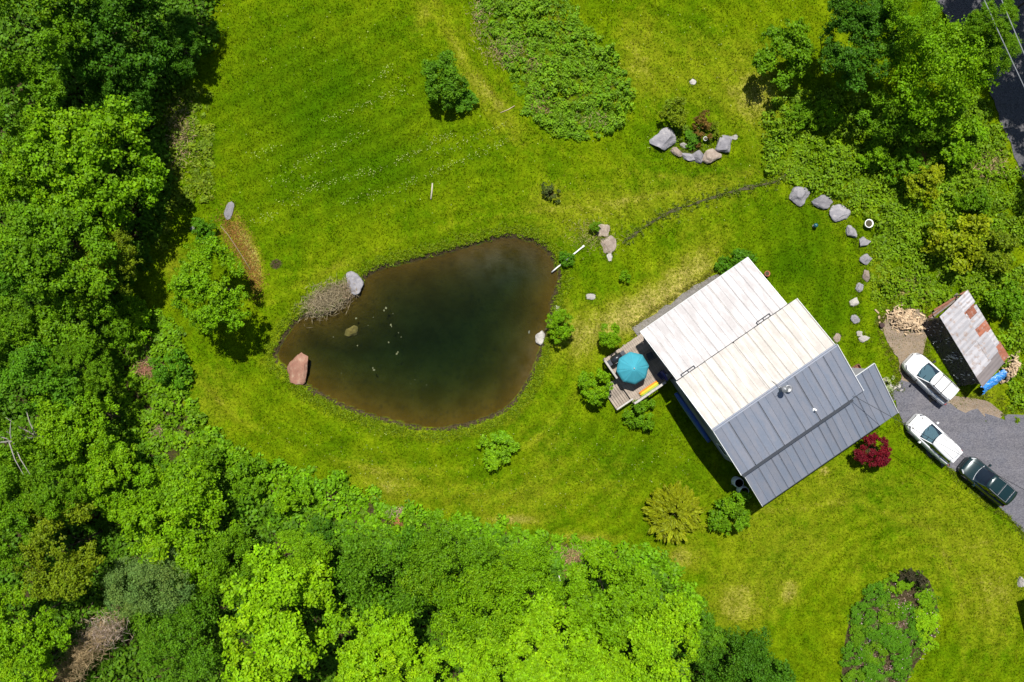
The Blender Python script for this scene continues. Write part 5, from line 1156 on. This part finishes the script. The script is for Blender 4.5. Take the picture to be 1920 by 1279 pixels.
# split logs: heap by the shed, stack at its end
def log_mesh():
    L = RNG.uniform(.34, .46); r = RNG.uniform(.055, .09); a = RNG.uniform(.7, 1.6); P = [(0, 0)]+[(r*1.6*math.cos(t), r*1.6*math.sin(t)) for t in np.linspace(0, a, 4)]
    n = len(P); V = [(-L/2, y-r*.6, z-r*.4) for y, z in P]+[(L/2, y-r*.6, z-r*.4) for y, z in P]
    return MB().add(V, [tuple(range(n))[::-1], tuple(range(n, 2*n))]+[(i, (i+1) % n, n+(i+1) % n, n+i) for i in range(n)]).mesh('log', LOGM)
LM = [log_mesh() for _ in range(8)]
def heap(root, n, rx, ry, h, ang, z0=.05):
    for i in range(n):
        u = RNG.normal(size=2)*.42; q = max(0, 1-(u[0]**2+u[1]**2)); x = u[0]*rx; y = u[1]*ry; c, s = math.cos(ang), math.sin(ang)
        link('log', LM[RNG.integers(8)], root, (x*c-y*s, x*s+y*c, z0+h*q*RNG.uniform(.55, 1)), (RNG.uniform(0, 6.28), RNG.normal(0, .35), RNG.uniform(0, 6.28)))
fw = tag(empty('firewood_pile', G(1697, 600)), 'loose heap of pale split logs on bare dirt beside the woodshed', 'firewood'); heap(fw, 230, 1.75, 1.05, .55, R(-18))
fe = tag(empty('firewood_pile', G(1889, 690)), 'log ends heaped at the frame-side end of the woodshed', 'firewood'); heap(fe, 110, .6, 1.35, .9, R(-28))
for k in range(2): pass
fi = tag(empty('firewood_stack', base), 'stack of split logs stored under the woodshed roof', 'firewood')
for i in range(60):
    u, v = RNG.uniform(.08, .92), RNG.uniform(.25, .85); p = bil(u, v)-base; link('log', LM[RNG.integers(8)], fi, (p.x, p.y, RNG.uniform(.2, 1.6)), (RNG.uniform(0, 6), 0, R(40)+RNG.normal(0, .1)))
for px, py in ((1736, 620), (1741, 626), (1746, 641), (1750, 634)):
    pass
rl = tag(empty('lumber_stack', G(1770, 582)), 'leaning reddish brown boards at the log heap end of the woodshed', 'lumber')
for i in range(11):
    a = Vector(G(1740+RNG.normal(0, 3)+i*1.0, 601-i*1.5+RNG.normal(0, 2)))-rl.location; b = Vector(G(1790+RNG.normal(0, 4)+i*.6, 562-i*1.2+RNG.normal(0, 3)))-rl.location
    a.z = .06+.035*i; b.z = .1+.05*i+RNG.random()*.2; MB().bar(a, b, RNG.uniform(.09, .18), .04).build('board', REDW if RNG.random() < .7 else GREYW, rl)
x, y, _ = G(1651, 610); tk = tag(empty('tree_stump', (x, y, 0)), 'dark chopping stump beside the loose log heap', 'stump')
MB().lathe([(.24, -.05), (.2, .1), (.19, .32), (.0, .33)], 14).build('stump_body', simple('dark_stump', (.05, .028, .025), .9), tk)
# unseen shelter added so that its shadow falls into the frame
c0 = Vector(G(1951, 1122, 3.0)); ex = Vector((17, 5, 0)).normalized(); ey = Vector((15, -59, 0)).normalized()
gs = tag(empty('shadow_shelter', (c0.x, c0.y, 0)), 'open roofed shelter added out of view to throw the dark corner shadow', 'shelter')
q = [Vector((0, 0, 0)), ex*4, ex*4+ey*5, ey*5]
MB().prism([(p.x, p.y) for p in q], 2.85, 3.0).build('roof', ROOF, gs)
for u, v in ((.5, .4), (.95, .4), (.5, .95), (.95, .95)):
    p = ex*4*u+ey*5*v; MB().box((p.x, p.y, 1.4), (.12, .12, 2.9)).build('post', GREYW, gs)

# ------------------------------------------------------------------ flower bed
x_ = 0
for px, py, r, c, k, lb in ((1612,1150,20,EMER,'shrub','dark clump at the upper edge of the flower bed, nearest the lawn curve'),(1640,1120,22,EMER,'shrub','bluish green clump in the upper corner of the flower bed'),(1678,1095,18,BRIGHT,'shrub','light green clump beside the dark brownish shrub'),
    (1732,1125,26,BRIGHT,'shrub','light green spread below the dark brownish shrub'),(1738,1165,26,LIME,'shrub','yellow-green clump along the outer edge of the flower bed'),(1700,1150,15,EMER,'shrub','small dark clump beside the bare soil strip'),
    (1665,1145,22,MIDG,'shrub','mid green clump in the middle of the flower bed'),(1640,1175,24,EMER,'shrub','dark clump beside the mauve flowers'),(1610,1190,20,MIDG,'shrub','green clump at the lawn side of the flower bed'),
    (1672,1195,26,EMER,'shrub','large bluish green clump at the heart of the flower bed'),(1705,1205,24,EMER,'shrub','dark rounded clump below the bare soil strip'),(1600,1230,22,EMER,'shrub','dark leafy clump at the lower lawn side of the bed'),
    (1640,1225,22,MIDG,'shrub','mid green clump near the pale stone of the bed'),(1685,1245,28,EMER,'shrub','broad dark clump near the bottom edge of the bed'),(1635,1262,24,EMER,'shrub','dark clump cut by the bottom edge of the picture'),(1600,1272,20,MIDG,'shrub','green clump in the bottom corner of the flower bed'),
    (1740,1205,16,LIME,'shrub','small lime clump at the outer bend of the flower bed'),(1720,1175,16,EMER,'shrub','small dark clump by the outer lime clump'),(1660,1162,8,LIME,'shrub','small bright lime tuft in the middle of the bed')):
    plant('garden_plant', 'plant', 'bed', px, py, r*.97, .32, c, lb, 'clumps in the flower bed', sz=.45)
cover('bed_groundcover', BED, 5, .22, .11, (.085, .22, .010), 22, (.15, .35), thr=-.35)
plant('dark_shrub', 'shrub', 'sparse', 1714, 1088, 24, .7, (.055, .050, .025), 'dark brownish shrub at the tip of the flower bed', None)
plant('garden_plant', 'plant', 'bed', 1700, 1092, 15, .3, BRIGHT, 'small fresh green clump under the dark brownish shrub', 'clumps in the flower bed', sz=.5)
plant('garden_plant', 'plant', 'sparse', 1634, 1197, 7, .25, (.22, .14, .26), 'small mauve flowering plant in the bed', 'clumps in the flower bed', sz=.5)
n_ = 700; b0 = BED.min(0); b1 = BED.max(0); fx = RNG.uniform(b0[0], b1[0], n_); fy = RNG.uniform(b0[1], b1[1], n_); kk = (sdist(BED, fx, fy) > .15) & (fnoise(fx, fy, 2.0) > .05); fx = fx[kk]; fy = fy[kk]; n_ = len(fx)
V, Qd, ti, hu = leaves_from(np.c_[fx, fy, RNG.uniform(.35, .62, n_)], RNG.normal(size=(n_, 3))*.3+[0, 0, 1], RNG.uniform(.06, .13, n_), RNG.uniform(.05, .1, n_), RNG.uniform(.1, 1, n_), RNG.uniform(.4, .5, n_))
tag(link('flower_heads', np_mesh('flower_heads', V, Qd, LEAF, dict(tint=('FACE', ti), hue=('FACE', hu))), color=(.42, .27, .33)), kind='stuff')
boulder(1654, 1134, 9, 13, 0, 'pale upright stone in the upper flower bed', ROCKPALE, .25); boulder(1703, 1190, 16, 12, 0, 'flat brown stone on the bare soil of the bed', ROCKBROWN, .15)
Cs = []
for (x, y, a, b, an) in ROCKS:
    n = int(60*(a+b)); t = RNG.uniform(0, 6.28, n); k = RNG.uniform(.88, 1.25, n); u = np.cos(t)*a*k; v = np.sin(t)*b*k
    Cs.append(np.c_[x+u*math.cos(an)-v*math.sin(an), y+u*math.sin(an)+v*math.cos(an), RNG.uniform(.03, .16, n)])
C = np.concatenate(Cs); n = len(C); V, Qd, ti, hu = leaves_from(C, RNG.normal(size=(n, 3))*.7+[0, 0, .6], RNG.uniform(.1, .24, n), RNG.uniform(.03, .06, n), .45+RNG.normal(0, .2, n), .5+RNG.normal(0, .2, n))
tag(link('rock_foot_grass', np_mesh('rock_foot_grass', V, Qd, LEAF, dict(tint=('FACE', ti), hue=('FACE', hu))), color=(.105, .165, .006)), kind='stuff')
for px, py, lb in ((1990, 600, 'wooden pole carrying the road wires, beyond the lower end of the road'), (1644, -75, 'wooden pole carrying the road wires, beyond the top edge')):
    x, y, _ = G(px, py); up = tag(empty('utility_pole', (x, y, 0)), lb, 'pole', 'utility poles')
    MB().tube([(0, 0, -.1), (0, 0, 9.4)], [.16, .11], 10).build('pole', BARK, up); MB().bar((-1, 0, 9), (1, 0, 9), .1, .12).build('crossarm', BARK, up)
